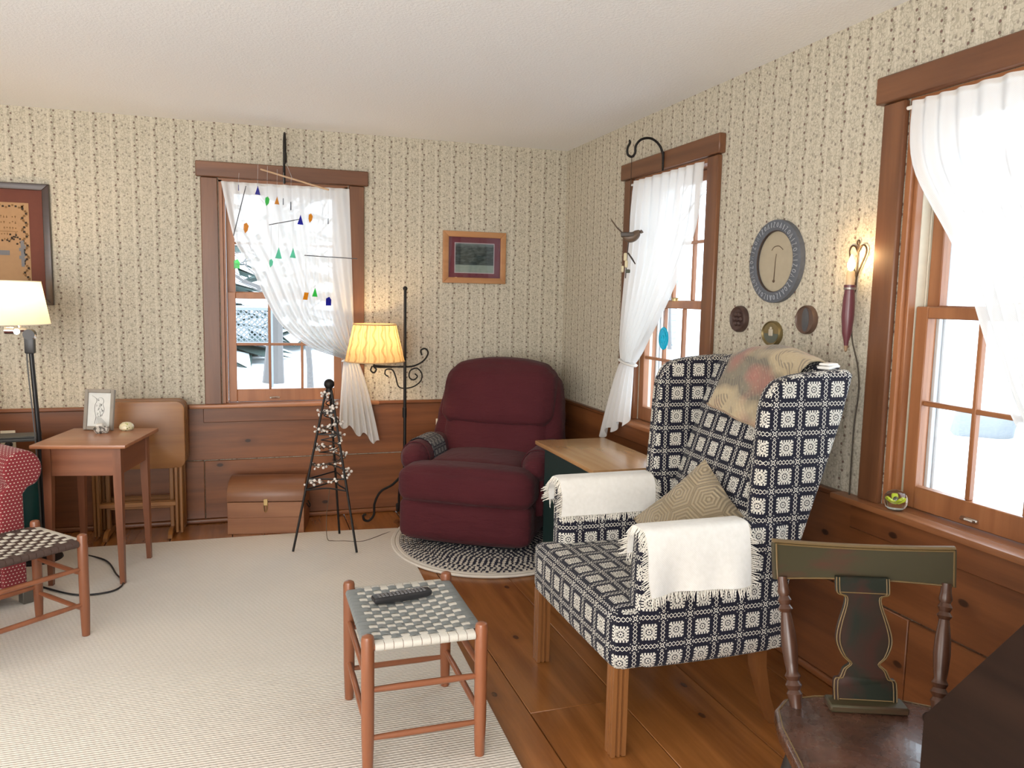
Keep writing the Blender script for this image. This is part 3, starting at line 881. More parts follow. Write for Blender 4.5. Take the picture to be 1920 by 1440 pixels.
# ------------------------------------------------------------------ folding tray tables on their rack
oak = lambda ax: wood('oak_tray', (.29, .125, .034), (.20, .078, .020), ax, .4, .2, 0.0)
rk = thing('tray_rack', 'low oak rack on feet holding the folded tray tables', 'rack', (-2.60, -.16, .001), math.radians(-3))
for s in (-1, 1):
    ob('post', MB().box(s*.165-.011, s*.165+.011, -.012, .012, .035, .44, .003), oak('z'), rk)
    ob('foot', MB().prism([(-.115, 0), (-.115, .022), (-.07, .045), (.07, .045), (.10, .022), (.10, 0), (.07, 0), (.06, .012), (-.06, .012), (-.08, 0)], s*.165-.012, s*.165+.012, 'x', .003), oak('y'), rk)
ob('crossbar', MB().box(-.165, .165, -.010, .010, .15, .185, .003), oak('x'), rk)
ob('top_bar', MB().box(-.165, .165, -.014, .014, .43, .45, .003), oak('x'), rk)
def rrect(hx, hy, r, n=6):
    P = []
    for (cx, cy, a0) in ((hx-r, hy-r, 0), (-hx+r, hy-r, PI/2), (-hx+r, -hy+r, PI), (hx-r, -hy+r, 1.5*PI)):
        for i in range(n+1):
            a = a0+PI/2*i/n; P.append((cx+r*cos(a), cy+r*sin(a)))
    return P
def tray(yoff, label, dz):
    t = thing('tray_table', label, 'table', (-2.60, -.16, .001), math.radians(-3), 'folded tray tables in the oak rack')
    P = [(a, b+.58) for a, b in rrect(.25, .188, .045)]
    ob('tabletop', MB().prism(P, yoff-.008, yoff+.008, 'y', .003), oak('x'), t)
    for s in (-1, 1):
        ob('leg', MB().box(s*.200-.008, s*.200+.008, yoff-.020 if yoff < 0 else yoff+.002, yoff-.0085 if yoff < 0 else yoff+.020, .025, .40, .003), oak('z'), t)
        ob('leg', MB().box(s*.222-.008, s*.222+.008, yoff-.006, yoff+.006, .02, .40, .003), oak('z'), t)
    ob('stretcher', MB().box(-.20, .20, yoff-.018 if yoff < 0 else yoff+.004, yoff-.0085 if yoff < 0 else yoff+.018, .18, .205, .003), oak('x'), t)
    return t
tray(-.066, 'folded oak tray table hanging front most on the rack', 0)
tray(-.032, 'folded oak tray table hanging second from the front on the rack', 0)
tray(.036, 'folded oak tray table hanging third from the front on the rack', 0)
tray(.070, 'folded oak tray table hanging nearest the wall on the rack', 0)

# ------------------------------------------------------------------ small tapered-leg table and what stands on it
TH = .678
tb = thing('side_table', 'small cherry side table with tapered legs before the tray tables', 'table', (-2.700, -.778, .0115), math.radians(-11.5))
ob('tabletop', MB().box(-.205, .205, -.235, .235, TH-.0285, TH-.0115, .004, None, 2), wood('cherry_top', (.42, .175, .078), (.30, .11, .045), 'x', .33, .3, 0.0), tb)
ob('tabletop_trim', MB().box(-.160, .160, -.190, .190, TH-.033, TH-.0286, .002), cherry('x'), tb)
for sx in (-1, 1):
    for sy in (-1, 1):
        b = bmesh.new()
        m = MB(); x0, y0 = sx*.152, sy*.178
        def sq(h, zz, cx, cy): return [(cx-h, cy-h, zz), (cx+h, cy-h, zz), (cx+h, cy+h, zz), (cx-h, cy+h, zz)]
        vs = sq(.0105, 0, x0+sx*.006, y0+sy*.006)+sq(.018, .48, x0, y0)+sq(.018, TH-.032, x0, y0)
        fs = [(3, 2, 1, 0), (8, 9, 10, 11)]
        for L in (0, 4):
            for k in range(4): fs.append((L+k, L+(k+1) % 4, L+4+(k+1) % 4, L+4+k))
        ob('leg', m.add(vs, fs), cherry('z'), tb)
for s in (-1, 1):
    ob('apron', MB().box(-.135, .135, s*.178-.009, s*.178+.009, .515, TH-.032, .002), cherry('x'), tb)
    ob('apron', MB().box(s*.152-.009, s*.152+.009, -.161, .161, .515, TH-.032, .002), cherry('y'), tb)

# standing framed bird drawing
fr = thing('picture_frame', 'grey standing frame with a pencil drawing of a long billed bird', 'picture', (-2.728, -.60, TH+.001), math.radians(-22))
GR = plain('grey_stained_wood', (.25, .225, .19), .6)
tl = Matrix.Rotation(-.16, 4, 'X')
m = MB(); fw, fh, bw = .077, .205, .019
for (a, b, c, d) in ((-fw, -fw+bw, 0, fh), (fw-bw, fw, 0, fh), (-fw+bw, fw-bw, 0, bw), (-fw+bw, fw-bw, fh-bw, fh)): m.box(a, b, -.008, .008, c, d, .003, tl)
ob('frame', m, GR, fr)
ob('paper', MB().box(-fw+bw, fw-bw, -.001, .003, bw, fh-bw, 0, tl), plain('drawing_paper', (.62, .63, .60), .8), fr)
ob('easel_leg', MB().box(-.018, .018, .004, .008, .0, .135, .001, Matrix.Translation((0, .074, 0)) @ Matrix.Rotation(.35, 4, 'X')), GR, fr)
m = MB()
def stroke(P, r): m.tube([tl @ Vector((p[0], -.0022, p[1])) for p in spline([(a, b, 0) for a, b in P], 5)], r, 4, flat=.3)
stroke([(-.040, .172), (-.022, .162), (-.012, .155), (.002, .163), (.016, .158), (.022, .143), (.018, .128), (.026, .108), (.022, .085), (.006, .068), (-.012, .064)], .0011)
stroke([(-.022, .162), (-.014, .152), (-.016, .140), (-.022, .124), (-.023, .100), (-.018, .080), (-.014, .064), (-.018, .045), (-.020, .03)], .0012)
stroke([(-.012, .150), (-.006, .153), (-.003, .148), (-.007, .146)], .0014)
rd = random.Random(3)
for k in range(26):
    a, b = rd.uniform(-.016, .018), rd.uniform(.072, .138)
    stroke([(a, b), (a+.004, b-.004), (a+.001, b-.010)], .0009)
for k in range(8): stroke([(-.016+k*.004, .062), (-.012+k*.006, .045), (-.012+k*.008, .03)], .0007)
tag(ob('pencil_lines', m, plain('graphite', (.13, .13, .12), .7), fr), kind='stuff')
def pebble(P, p, s=0): return P*(1+.25*noise.noise(P*60+Vector((s, 0, 0))))
pb = thing('stone_figurine', 'lumpy grey and brown stone in front of the bird drawing', 'stone', (-2.700, -.685, TH+.0005), .3)
sf = Mat('mottled_stone'); q = sf.noise(sf.vec(*sf.xyz()), 90, 3); sf.set(color=sf.mix(sf.step(q, .42, .58), (.07, .06, .05), (.52, .48, .42)), rough=.6)
ob('stone', MB().soft(.032, .022, .0155, .013, (0, 0, .0165), 6, (0, 0, .004), lambda P, p: pebble(P, p, 1)), sf.m, pb)
ob('crystal', MB().soft(.016, .012, .010, .006, (-.006, .004, .036), 4, (0, 0, 0), lambda P, p: pebble(P, p, 5)), plain('pale_quartz', (.66, .62, .55), .4), pb)
ps = thing('painted_stone', 'domed stone painted with yellow and dark flowers on the cherry table', 'stone', (-2.596, -.62, TH+.0005), .2)
pf_ = Mat('flower_painted_glaze'); v_ = pf_.vec(*pf_.xyz()); d_ = pf_.voro(v_, 75); k_ = pf_.noise(v_, 55, 2)
pf_.set(color=pf_.mix(d_.lt(.28), pf_.mix(k_, (.62, .52, .24), (.66, .62, .50)), pf_.mix(k_.gt(.5), (.10, .10, .04), (.34, .38, .10))), rough=.3, coat=.4)
ob('stone', MB().lathe([(.0, 0), (.026, 0), (.034, .008), (.035, .018), (.030, .030), (.018, .039), (.0, .042)], 24), pf_.m, ps)

# ------------------------------------------------------------------ red dotted armchair (left edge), bin, outlets, cords
dot = Mat('red_dotted_weave'); u, v = dot.boxuv(); k = .0145
uu = u/k; vv = v/k; row = vv.fl(); fu = (uu+row*.5).fr()-.5; fv = vv.fr()-.5
dd = (fu*fu*1.2+fv*fv*2.2).sq()
tn = dot.noise(dot.vec(*dot.xyz()), 300, 1)
dot.set(color=dot.mix(dd.lt(.24), dot.mix(tn, (.15, .016, .022), (.25, .035, .04)), (.56, .45, .38)), rough=.9, spec=.15, sheen=.2); dot.bump(dd.lt(.24), .3, .002)
AX, AY = -2.925, -1.147
ac = thing('armchair', 'red white dotted upholstered armchair at the left edge behind a woven stool', 'armchair', (AX, AY, .0115), math.radians(38))
prof = [(-.105, .06), (-.105, .50)]+[(-.005+.078*cos(a), .592+.086*sin(a)) for a in [PI*1.22-PI*1.5*i/20 for i in range(21)]]+[(.012, .515), (-.008, .49), (-.008, .06)]
ob('armrest', MB().prism(prof[::-1], 0, .72, 'y', .012, 3), dot.m, ac)
ob('armrest', MB().prism([(-a-.62, b) for a, b in prof], 0, .72, 'y', .012, 3), dot.m, ac)
ob('seat', MB().soft(.265, .32, .10, .05, (-.31, .335, .34), 6, (0, .01, .02)), dot.m, ac)
ob('seat_base', MB().box(-.575, -.045, .02, .70, .06, .25, .01), dot.m, ac)
ob('back', MB().soft(.31, .10, .34, .08, (-.31, .72, .58), 6, (0, .03, .03)), dot.m, ac)
for (a, b) in ((-.005, .03), (-.615, .03), (-.005, .69), (-.615, .69)): ob('leg', MB().box(a-.022, a+.022, b-.022, b+.022, 0, .075, .003), plain('dark_grey_wood', (.085, .075, .06), .5), ac)
TEAL = plain('teal_enamel', (.005, .10, .105), .4, .0, .5, .2)
bn = thing('waste_bin', 'teal round waste bin on the floor behind the red armchair', 'bin', (-3.185, -.27, .001))
ob('body', MB().lathe([(.0, .0), (.085, 0), (.10, .06), (.118, .25), (.126, .44), (.128, .452), (.122, .452), (.114, .25), (.096, .06), (.0, .02)], 32), TEAL, bn)
ob('rim', MB().tube([(.127*cos(2*PI*i/40), .127*sin(2*PI*i/40), .452) for i in range(40)], .004, 6, True), plain('pale_teal_rim', (.25, .36, .33), .4), bn)
def outlet(name, label, loc, plug=False):
    t = thing(name, label, 'outlet', loc)
    ob('cover_plate', MB().box(-.036, .036, -.006, -.0005, -.058, .058, .004, None, 2), WHITE_PL, t)
    for s in (-1, 1): ob('receptacle', MB().lathe([(0, 0), (.017, 0), (.017, .004), (0, .004)], 18, Matrix.Translation((0, -.0062, s*.022)) @ Matrix.Rotation(PI/2, 4, 'X')), plain('ivory_socket', (.6, .54, .42), .4), t)
    if plug: ob('plug', MB().lathe([(.0, 0), (.019, 0), (.017, .022), (.008, .032), (.0, .034)], 16, Matrix.Translation((0.004, -.010, -.018)) @ Matrix.Rotation(PI/2, 4, 'X')), BLK, t)
    return t
outlet('wall_outlet', 'ivory wall outlet with a black plug above the red armchair', (-3.27, -.017, .54), True)
outlet('wall_outlet', 'ivory wall outlet peeking out left of the burgundy recliner', (-.835, -.017, .535))
st = thing('side_tray', 'dark grey flat tray edge just behind the red armchair arm', 'tray', (-3.20, -.36, .001), .1)
ob('tray_plate', MB().box(-.32, .155, -.10, .10, .605, .622, .006, None, 2).box(-.32, .155, -.10, -.09, .622, .632, .003), plain('dark_grey_plastic', (.07, .072, .07), .5), st)
ob('post', MB().cyl((-.25, 0, .02), (-.25, 0, .605), .012), BLK, st)
ob('base', MB().lathe([(0, 0), (.08, 0), (.08, .012), (.015, .022), (0, .022)], 24, Matrix.Translation((-.25, 0, 0))), BLK, st)
tag(ob('lamp_cord', MB().tube(spline([(-2.92, -.40, .004), (-2.72, -.62, .0165), (-2.63, -.86, .0165), (-2.58, -1.0, .0165), (-2.62, -1.10, .0165), (-2.76, -1.10, .0165), (-2.93, -.95, .0165)], 10), .0042, 6), BLK), 'black cord looping on the cream rug beside the cherry table', 'cord')

# ------------------------------------------------------------------ shaker stools with woven tape seats
def stool(label, loc, rz, tapeA, tapeB, post_c):
    """short side along local x, long side along local y; tapeA runs along y, tapeB along x."""
    t = thing('woven_stool', label, 'stool', loc, rz, 'woven seat stools')
    hx, hy, zt, zr = .167, .2225, .414, .377
    pw = wood('stool_maple', post_c, tuple(c*.72 for c in post_c), 'z', .35, .25, 0.0)
    rw = wood('stool_maple_rail', post_c, tuple(c*.72 for c in post_c), 'x', .35, .25, 0.0)
    for sx in (-1, 1):
        for sy in (-1, 1):
            ob('leg', MB().lathe([(.0, 0), (.0145, 0), (.016, .03), (.0185, .12), (.019, .30), (.019, .401), (.0165, .410), (.009, .4145), (0, .415)], 18), pw, t, loc=(sx*hx, sy*hy, 0))
    for s in (-1, 1):
        for zz in (.25, .105): ob('rung', MB().tube([(-hx, s*hy, zz), (-hx*.5, s*hy, zz), (hx*.5, s*hy, zz), (hx, s*hy, zz)], [.0075, .0098, .0098, .0075], 10), rw, t)
        for zz in (.275, .13): ob('rung', MB().tube([(s*hx, -hy, zz), (s*hx, -hy*.5, zz), (s*hx, hy*.5, zz), (s*hx, hy, zz)], [.0075, .0098, .0098, .0075], 10), rw, t)
        ob('seat_rail', MB().cyl((-hx, s*hy, zr), (hx, s*hy, zr), .010), rw, t)
        ob('seat_rail', MB().cyl((s*hx, -hy, zr), (s*hx, hy, zr), .010), rw, t)
    NA, NB_ = 11, 15
    ax0, bx0 = hx-.019, hy-.019
    wa, wb_ = 2*ax0/NA, 2*bx0/NB_
    sag = lambda x, y: -.010*(1-(x/hx)**2)*(1-(y/hy)**2)
    def strip(along, c, wd, half, phase, n, pitch):
        vs, fs = [], []
        path = []
        for i in range(n*4+1):
            s_ = -half_in + 2*half_in*i/(n*4)
            q = sin(PI*(s_+half_in)/pitch - (0 if phase else PI))
            path.append((s_, zr+.0125+.0022*q, 1))
        R = .0125
        for k in range(1, 7):
            a = PI/2 - PI*k/6; path.append((half+R*cos(a), zr+R*sin(a), 0)); path.insert(0, (-half-R*cos(a), zr+R*sin(a), 0))
        path.append((half-.05, zr-R, 0)); path.insert(0, (-half+.05, zr-R, 0))
        for (s_, zz, top) in path:
            for e in (-1, 1):
                w_ = c+e*wd*.47
                x, y = (w_, s_) if along == 'y' else (s_, w_)
                vs.append((x, y, zz+(sag(x, y) if top else 0)))
        for i in range(len(path)-1): fs.append((2*i, 2*i+1, 2*i+3, 2*i+2))
        b = bmesh.new(); V = [b.verts.new(p) for p in vs]; F_ = [b.faces.new([V[j] for j in f]) for f in fs]
        b.normal_update(); bmesh.ops.solidify(b, geom=F_, thickness=.0014)
        return MB().bm(b)
    for i in range(NA):
        half_in = bx0
        ob('seat_strap', strip('y', -ax0+wa*(i+.5), wa, hy, i % 2, NB_, wb_), tapeA, t, 60)
    for j in range(NB_):
        half_in = ax0
        ob('seat_strap', strip('x', -bx0+wb_*(j+.5), wb_, hx, (j+1) % 2, NA, wa), tapeB, t, 60)
    return t
def tape(name, c):
    M = Mat(name); x, y, z = M.xyz(); n = M.noise(M.vec(x, y, z), 260, 2)
    M.set(color=M.mix(n, tuple(q*.82 for q in c), c), rough=.85, spec=.2); M.bump(n, .3, .001); return M.m
MAPLE = (.285, .098, .042)
stool('shaker stool with grey and white woven seat holding the remote in the foreground', (-1.531, -2.577, .0115), 0, tape('cream_tape', (.66, .63, .56)), tape('grey_tape', (.235, .25, .245)), MAPLE)
stool('shaker stool with brown and white woven seat at the left edge', (-2.915, -1.585, .0115), math.radians(-49), tape('ivory_tape', (.70, .66, .57)), tape('brown_tape', (.085, .055, .045)), MAPLE)
rm = thing('remote_control', 'black remote control lying on the grey woven stool', 'remote', (-1.545, -2.500, .4005), .15)
ob('body', MB().soft(.098, .024, .011, .010, (0, 0, .0112), 8, (0, 0, .002), lambda P, p: Vector((P.x, P.y*(1-.10*sin(P.x*14)), P.z+.003*(P.x/.098)**2))), plain('black_plastic', (.018, .018, .02), .4), rm)
m = MB()
for i in range(13):
    for j in range(3): m.soft(.0042, .0036, .0016, .0014, (-.078+i*.0125, -.0125+j*.0125, .0245), 2)
tag(ob('buttons', m, plain('grey_buttons', (.18, .18, .19), .5), rm), kind='stuff')

# ------------------------------------------------------------------ wood topped end table
et = thing('end_table', 'dark green end table with honey maple top between recliner and wing chair', 'table', (-.385, -1.465, .001))
ob('tabletop', MB().box(-.195, .205, -.372, .378, .61, .631, .005, None, 2), wood('maple_top', (.50, .29, .13), (.39, .20, .08), 'y', .22, .4, 0.0), et)
DKG = plain('dark_green_paint', (.012, .030, .028), .45)
ob('side_panel', MB().box(-.155, -.14, -.32, .335, .02, .609, .003), DKG, et)
ob('side_panel', MB().box(.14, .155, -.32, .335, .02, .609, .003), DKG, et)
ob('back_panel', MB().box(-.139, .139, .322, .335, .02, .609, .002), DKG, et)
ob('front_panel', MB().box(-.139, .139, -.32, -.307, .02, .609, .002), DKG, et)
ob('shelf', MB().box(-.139, .139, -.306, .321, .25, .265, .002), DKG, et)
ob('plinth', MB().box(-.160, .160, -.325, .340, 0, .0195, .003), DKG, et)

# ------------------------------------------------------------------ wing chair (local -y is its front)
COV = coverlet(.090)
WX, WY = -.612, -2.570
WR = math.radians(-90.0)
wc = thing('wing_chair', 'navy and white coverlet patterned wing chair facing the rug', 'armchair', (WX, WY, .001), WR)
def seatfn(P, p):
    return P
ob('seat', MB().soft(.362, .285, .095, .03, (0, -.095, .368), 12, (0, .008, .014)), COV, wc)
for s in (-1, 1):
    # arm: panel with softly rolled top
    def armf(P, p, s=s):
        P.x += s*.012*max(0, (P.z-.05)/.16)
        return P
    ob('armrest', MB().soft(.046, .250, .213, .026, (s*.320, -.048, .488), 12, (.004, .006, .008), armf), COV, wc)
    pts = [(.12, .40), (.10, .56)] + [(q.x, q.y) for q in spline([(.085, .68), (.086, .76), (.094, .88), (.100, 1.0), (.108, 1.07), (.135, 1.125), (.19, 1.152), (.29, 1.165), (.405, 1.172)], 5)] + [(.424, 1.158), (.392, 1.02), (.335, .84), (.262, .62), (.205, .40)]
    x0, x1 = (s*.300, s*.366)
    ob('wing', MB().prism(pts, min(x0, x1), max(x0, x1), 'x', .020, 4), COV, wc, 50)
def bk(P, p):
    P.y += .35*(P.z) + .002
    if p.z > 0: P.z += .03*(1-(P.x/.31)**2)*p.z
    return P
ob('back', MB().soft(.315, .062, .392, .045, (0, .268, .775), 14, (0, .018, .006), bk), COV, wc)
ob('rear_panel', MB().prism([(.10, .278), (.10, .45), (.225, .46), (.236, .40), (.232, .284)], -.362, .362, 'x', .008), COV, wc)
LEGW = wood('wing_leg_maple', (.25, .105, .034), (.165, .060, .018), 'z', .35, .3, 0.0)
for s in (-1, 1):
    m = MB(); h = .024
    pr = [(-h, -h), (-.5*h, -h), (-.40*h, -h*.66), (-.22*h, -h*.66), (-.14*h, -h), (.14*h, -h), (.22*h, -h*.66), (.42*h, -h*.66), (.5*h, -h), (h, -h), (h, -.5*h), (h*.66, -.42*h), (h*.66, -.22*h), (h, -.14*h), (h, .14*h), (h*.66, .22*h), (h*.66, .42*h), (h, .5*h), (h, h), (-h, h), (-h, .5*h), (-h*.66, .42*h), (-h*.66, -.42*h), (-h, -.5*h)]
    ob('leg', m.prism(pr, 0, .285, 'z', .002, 1), LEGW, wc, loc=(s*.325, -.348, 0))
    vs, fs = [], []
    lev = [(0, .235, .015, .0), (.10, .195, .017, 0), (.20, .168, .021, 0), (.29, .16, .023, 0)]
    for (zz, yy, hh, _) in lev: vs += [(s*.300-hh, yy-hh, zz), (s*.300+hh, yy-hh, zz), (s*.300+hh, yy+hh, zz), (s*.300-hh, yy+hh, zz)]
    fs = [(3, 2, 1, 0), (12, 13, 14, 15)]
    for L in (0, 4, 8):
        for k in range(4): fs.append((L+k, L+(k+1) % 4, L+4+(k+1) % 4, L+4+k))
    ob('leg', MB().add(vs, fs), LEGW, wc)

# fringed white arm covers
LIN = Mat('white_handwoven_cotton'); u, v = LIN.boxuv(); wv = (u*900).sn()*(v*900).sn()
LIN.set(color=LIN.mix(LIN.noise(LIN.vec(*LIN.xyz()), 60, 2), (.70, .68, .63), (.82, .80, .76)), rough=.9, spec=.15, sheen=.2); LIN.bump(wv, .15, .001)
def arm_cover(label, sgn, in_drop, out_drop, y0, y1, seed, waves):
    t = thing('arm_cover', label, 'cloth', (WX, WY, .001), WR, None)
    cx, hw, zt = sgn*.331, .0525, .709
    # cross-section across the arm: inner drop, over the top, outer drop
    A = [(-hw-.006, zt-in_drop), (-hw-.006, zt-in_drop*.5), (-hw-.004, zt-.045), (-hw*.78, zt-.004), (0, zt+.003), (hw*.78, zt-.004), (hw+.006, zt-.045), (hw+.012, zt-out_drop*.5), (hw+.016, zt-out_drop)]
    A = [(cx+sgn*a, z_) for a, z_ in A]
    sp_ = spline([(a, 0, z_) for a, z_ in A], 8)
    ln = [0]
    for a, b in zip(sp_[:-1], sp_[1:]): ln.append(ln[-1]+(b-a).length)
    def at_(u):
        d = u*ln[-1]
        for i in range(len(ln)-1):
            if d <= ln[i+1] or i == len(ln)-2: return sp_[i].lerp(sp_[i+1], min(1, (d-ln[i])/(ln[i+1]-ln[i])))
    def f(u, v):
        p = at_(u).copy(); hang = max(0, (zt-.04-p.z)/max(in_drop, out_drop)); out = 1 if u > .5 else -1
        p.y = lerp(y0, y1, v) + .012*noise.noise(Vector((u*3, v*2, seed)))
        p.x += sgn*out*hang*(waves*(sin(v*7.5+seed)+.5*sin(v*15+1))*.5 + waves*.5)
        if v < .04: p.z -= (.04-v)*.10*(1-hang)
        return p
    ob('cloth', MB().sheet(f, 40, 34, .0022), LIN.m, t, 70)
    m = MB(); rd = random.Random(seed)
    def tass(p, d):
        e = p + d*rd.uniform(.020, .032) + Vector((rd.uniform(-.006, .006), rd.uniform(-.006, .006), rd.uniform(-.004, .004)))
        m.tube([p, p.lerp(e, .5)+Vector((rd.uniform(-.002, .002), rd.uniform(-.002, .002), 0)), e], [.0017, .0016, .0009], 4, cap=False)
    for k in range(64):
        v = (k+.5)/64
        for u in (0, 1): tass(f(u, v), Vector((sgn*(.12 if u else -.1), rd.uniform(-.2, .2), -1)))
    for k in range(64):
        u = (k+.5)/64; 
        for v, s in ((0, -1), (1, 1)):
            p = f(u, v); side = p.z < zt-.04
            dz = -.35 if side else -.9
            tass(p, Vector((sgn*(.25 if u > .5 else -.25)*side, s*(1 if side else .55), dz)).normalized())
    tag(ob('fringe', m, plain('cotton_fringe', (.74, .70, .62), .9), t), kind='stuff')
arm_cover('white fringed cloth over the wing chair arm nearest the camera', 1, .10, .185, -.300, .050, 2, .030)
arm_cover('white fringed cloth over the wing chair arm beside the end table', -1, .135, .10, -.303, .085, 5, .004)

# crocheted pillow, corner up
PL = Mat('tan_crochet_hexagons'); x, y, z = PL.xyz()
s_ = .118
def hexd(ox, oz):
    a = ((x/s_+ox).fr()-.5)*s_; b = ((z/(s_*1.732)+oz).fr()-.5)*(s_*1.732)
    return (a.ab()).mx(a.ab()*.5+b.ab()*.866)
hd = hexd(0, 0).mn(hexd(.5, .5))
rg = (hd*(2*PI/.0118)).sn()*.5+.5
fn_ = PL.noise(PL.vec(x, y, z), 240, 2)
PL.set(color=PL.mix(rg*.75+fn_*.25, (.23, .18, .115), (.42, .345, .23)), rough=.95, spec=.1, sheen=.2); PL.bump(rg+fn_*.5, .7, .006)
pw = tag(ob('pillow', MB().sheet(lambda u, v: (0, 0, 0), 1, 1), None), 'tan crocheted hexagon pillow standing on a corner in the wing chair', 'pillow')
bpy.data.objects.remove(pw)
def pil():
    m = MB(); n = 26; hs = .172
    for s in (-1, 1):
        def f(u, v, s=s):
            a, b = 2*u-1, 2*v-1
            k = (1-a*a)*(1-b*b)
            pin = 1-.06*(1-abs(a)*abs(b))*(max(abs(a), abs(b)))
            t_ = .072*k**.55
            X, Z = a*hs*pin, b*hs*pin
            ca, sa = cos(.86), sin(.86)
            return (ca*X-sa*Z, s*t_, sa*X+ca*Z)
        m.sheet(f, n, n)
    return m
po = ob('pillow', pil(), PL.m, None, 80, loc=(-.560, -2.634, .604), rot=(0, 0, 0))
tag(po, 'tan crocheted hexagon pillow standing on a corner in the wing chair', 'pillow')
po.rotation_euler = (Matrix.Rotation(WR+.50, 4, 'Z') @ Matrix.Rotation(-.38, 4, 'X')).to_euler()

# patchwork shawl over the top of the back
SW = Mat('patchwork_shawl'); x, y, z = SW.xyz()
pv = SW.vec(x, y, z)
n1 = SW.noise(pv, 5.5, 2, .4); n2 = SW.noise(SW.vec(x+3, y, z), 9, 1)
hatch = ((x*1.0+z*.9+n1*.15)*420).sn()*.5+.5
ring = (n1*34).sn()
c = SW.mix(SW.step(n1, .44, .52), (.20, .175, .13), (.40, .325, .21))
c = SW.mix(SW.step(ring, .25, .5)*.6*hatch.gt(.5), c, (.12, .105, .09))
c = SW.mix(SW.step(SW.noise(SW.vec(x+7.3, y, z+2), 7, 1), .52, .66)*.75, c, (.36, .145, .12))
c = SW.mix(SW.voro(pv, 60).lt(.25)*.12, c, (.60, .52, .40))
SW.set(color=c, rough=.95, spec=.1, sheen=.2); SW.bump(hatch, .3, .003)
swt = thing('shawl', 'rose and tan patchwork shawl over the top of the wing chair back', 'shawl', (WX, WY, .001), WR)
pth = spline([(0, .205, .985), (0, .228, 1.05), (0, .262, 1.13), (0, .292, 1.195), (0, .345, 1.228), (0, .405, 1.222), (0, .440, 1.17), (0, .435, 1.06), (0, .42, .98)], 8)
def swf(u, v):
    f_ = v*(len(pth)-1); i = min(int(f_), len(pth)-2); p = pth[i].lerp(pth[i+1], f_-i)
    xx = lerp(-.105, .262, u)
    hump = max(0, 1-((xx-.06)/.24)**2)
    p.x = xx + .03*(1-v)*(u-.3) + .01*sin(v*9)
    tp = max(0, (p.z-1.0)/.22)
    p.z += -.05*tp*(1-hump) + .006*noise.noise(Vector((u*5, v*6, 2)))
    if v < .5: p.z -= .035*(u-.4)*(1-2*v)*1.6
    p.y += .006*noise.noise(Vector((u*6, v*5, 9))) - .008
    return p
ob('shawl_cloth', MB().sheet(swf, 46, 56, .004), SW.m, swt, 70)
m = MB().tube([swf(k/40, 0) for k in range(41)], .0035, 6)
ob('hem', m, plain('tan_hem', (.30, .22, .15), .9), swt)
wcl = thing('folded_cloth', 'small folded white cloth on the rear top corner of the wing chair', 'cloth', (-.235, -2.868, 1.172), .3)
ob('cloth', MB().soft(.032, .022, .0045, .004, (0, 0, .006), 8, (0, 0, .002), lambda P, p: Vector((P.x, P.y, P.z+.003*sin(P.x*70)))).soft(.028, .018, .004, .0035, (.003, .002, .0145), 6), plain('white_cotton', (.78, .77, .74), .9), wcl)

# ------------------------------------------------------------------ dark painted side chair
dkp = Mat('worn_dark_green_paint'); q = dkp.noise(dkp.vec(*dkp.xyz()), 8, 4, .6, .6)
dkp.set(color=dkp.mix(dkp.step(q, .50, .68), (.014, .017, .011), (.040, .015, .010)), rough=.5, spec=.25, coat=.0)
rail_m = Mat('worn_olive_paint'); x, y, z = rail_m.xyz(); q = rail_m.noise(rail_m.vec(x*.25, y, z), 16, 4, .6, .4)
rail_m.set(color=rail_m.mix(rail_m.step(q, .48, .66), (.048, .040, .019), (.075, .030, .018)), rough=.5, spec=.3)
GOLD = plain('dull_gold_line', (.15, .095, .036), .5)
TURN = wood('turned_dark_maple', (.085, .034, .017), (.038, .015, .009), 'z', .35, .15, 0.0)
dc = thing('side_chair', 'dark painted fiddle back side chair beside the slant front desk', 'chair', (-.717, -3.701, .001), math.radians(-22.5))
SZ = .45
seatp = [(-.178, .175), (.178, .175), (.222, -.10), (.205, -.20), (.10, -.222), (-.10, -.222), (-.205, -.20), (-.222, -.10)]
sm_ = Mat('worn_seat_finish'); q = sm_.noise(sm_.vec(*sm_.xyz()), 9, 4, .65, .5); q2 = sm_.noise(sm_.vec(*sm_.xyz()), 45, 3)
sm_.set(color=sm_.mix(sm_.step(q, .4, .7), (.060, .028, .018), (.115, .050, .032)), rough=q2*.2+.17, coat=.4); sm_.bump(q2, .12, .002)
def seat_mesh():
    P = [(p.x, p.y) for p in spline([(a, b, 0) for a, b in seatp], 4, True)]
    return MB().prism(P, SZ-.034, SZ, 'z', .008, 3)
sk = ob('seat', seat_mesh(), sm_.m, dc)
ob('seat_edge_line', MB().tube([(p.x*.96, p.y*.96, SZ+.0005) for p in spline([(a, b, 0) for a, b in seatp], 4, True)], .0018, 5, True), GOLD, sk)
bky = lambda zz: .150+.09*(zz-SZ)/.36
# crest rail
cr = []
def crest(u, v, s=1):
    xx = lerp(-.200, .216, u); z0, z1 = .724, .797
    fl = .006*(2*u-1)**2
    return (xx*(1+.015*v), bky(lerp(z0, z1, v))+.02*(1-(xx/.23)**2), lerp(z0, z1, v)+fl*(v-.2)*2)
crr = ob('crest_rail', MB().sheet(crest, 24, 6, .018), rail_m.m, dc)
m = MB()
edge = [crest(k/24, .03) for k in range(25)]+[crest(1, v) for v in (.3, .6, .97)]+[crest(k/24, .97) for k in range(24, -1, -1)]+[crest(0, v) for v in (.6, .3)]
for sc_ in (1,):
    m.tube([(p[0]*.975, p[1]-.0008, p[2]) for p in edge], .0022, 5, True)
m.tube([(crest(k/24, 1)[0], crest(k/24, 1)[1]+.009, crest(k/24, 1)[2]+.002) for k in range(25)], .011, 8, flat=.45)
ob('gilt_line', m, GOLD, crr)
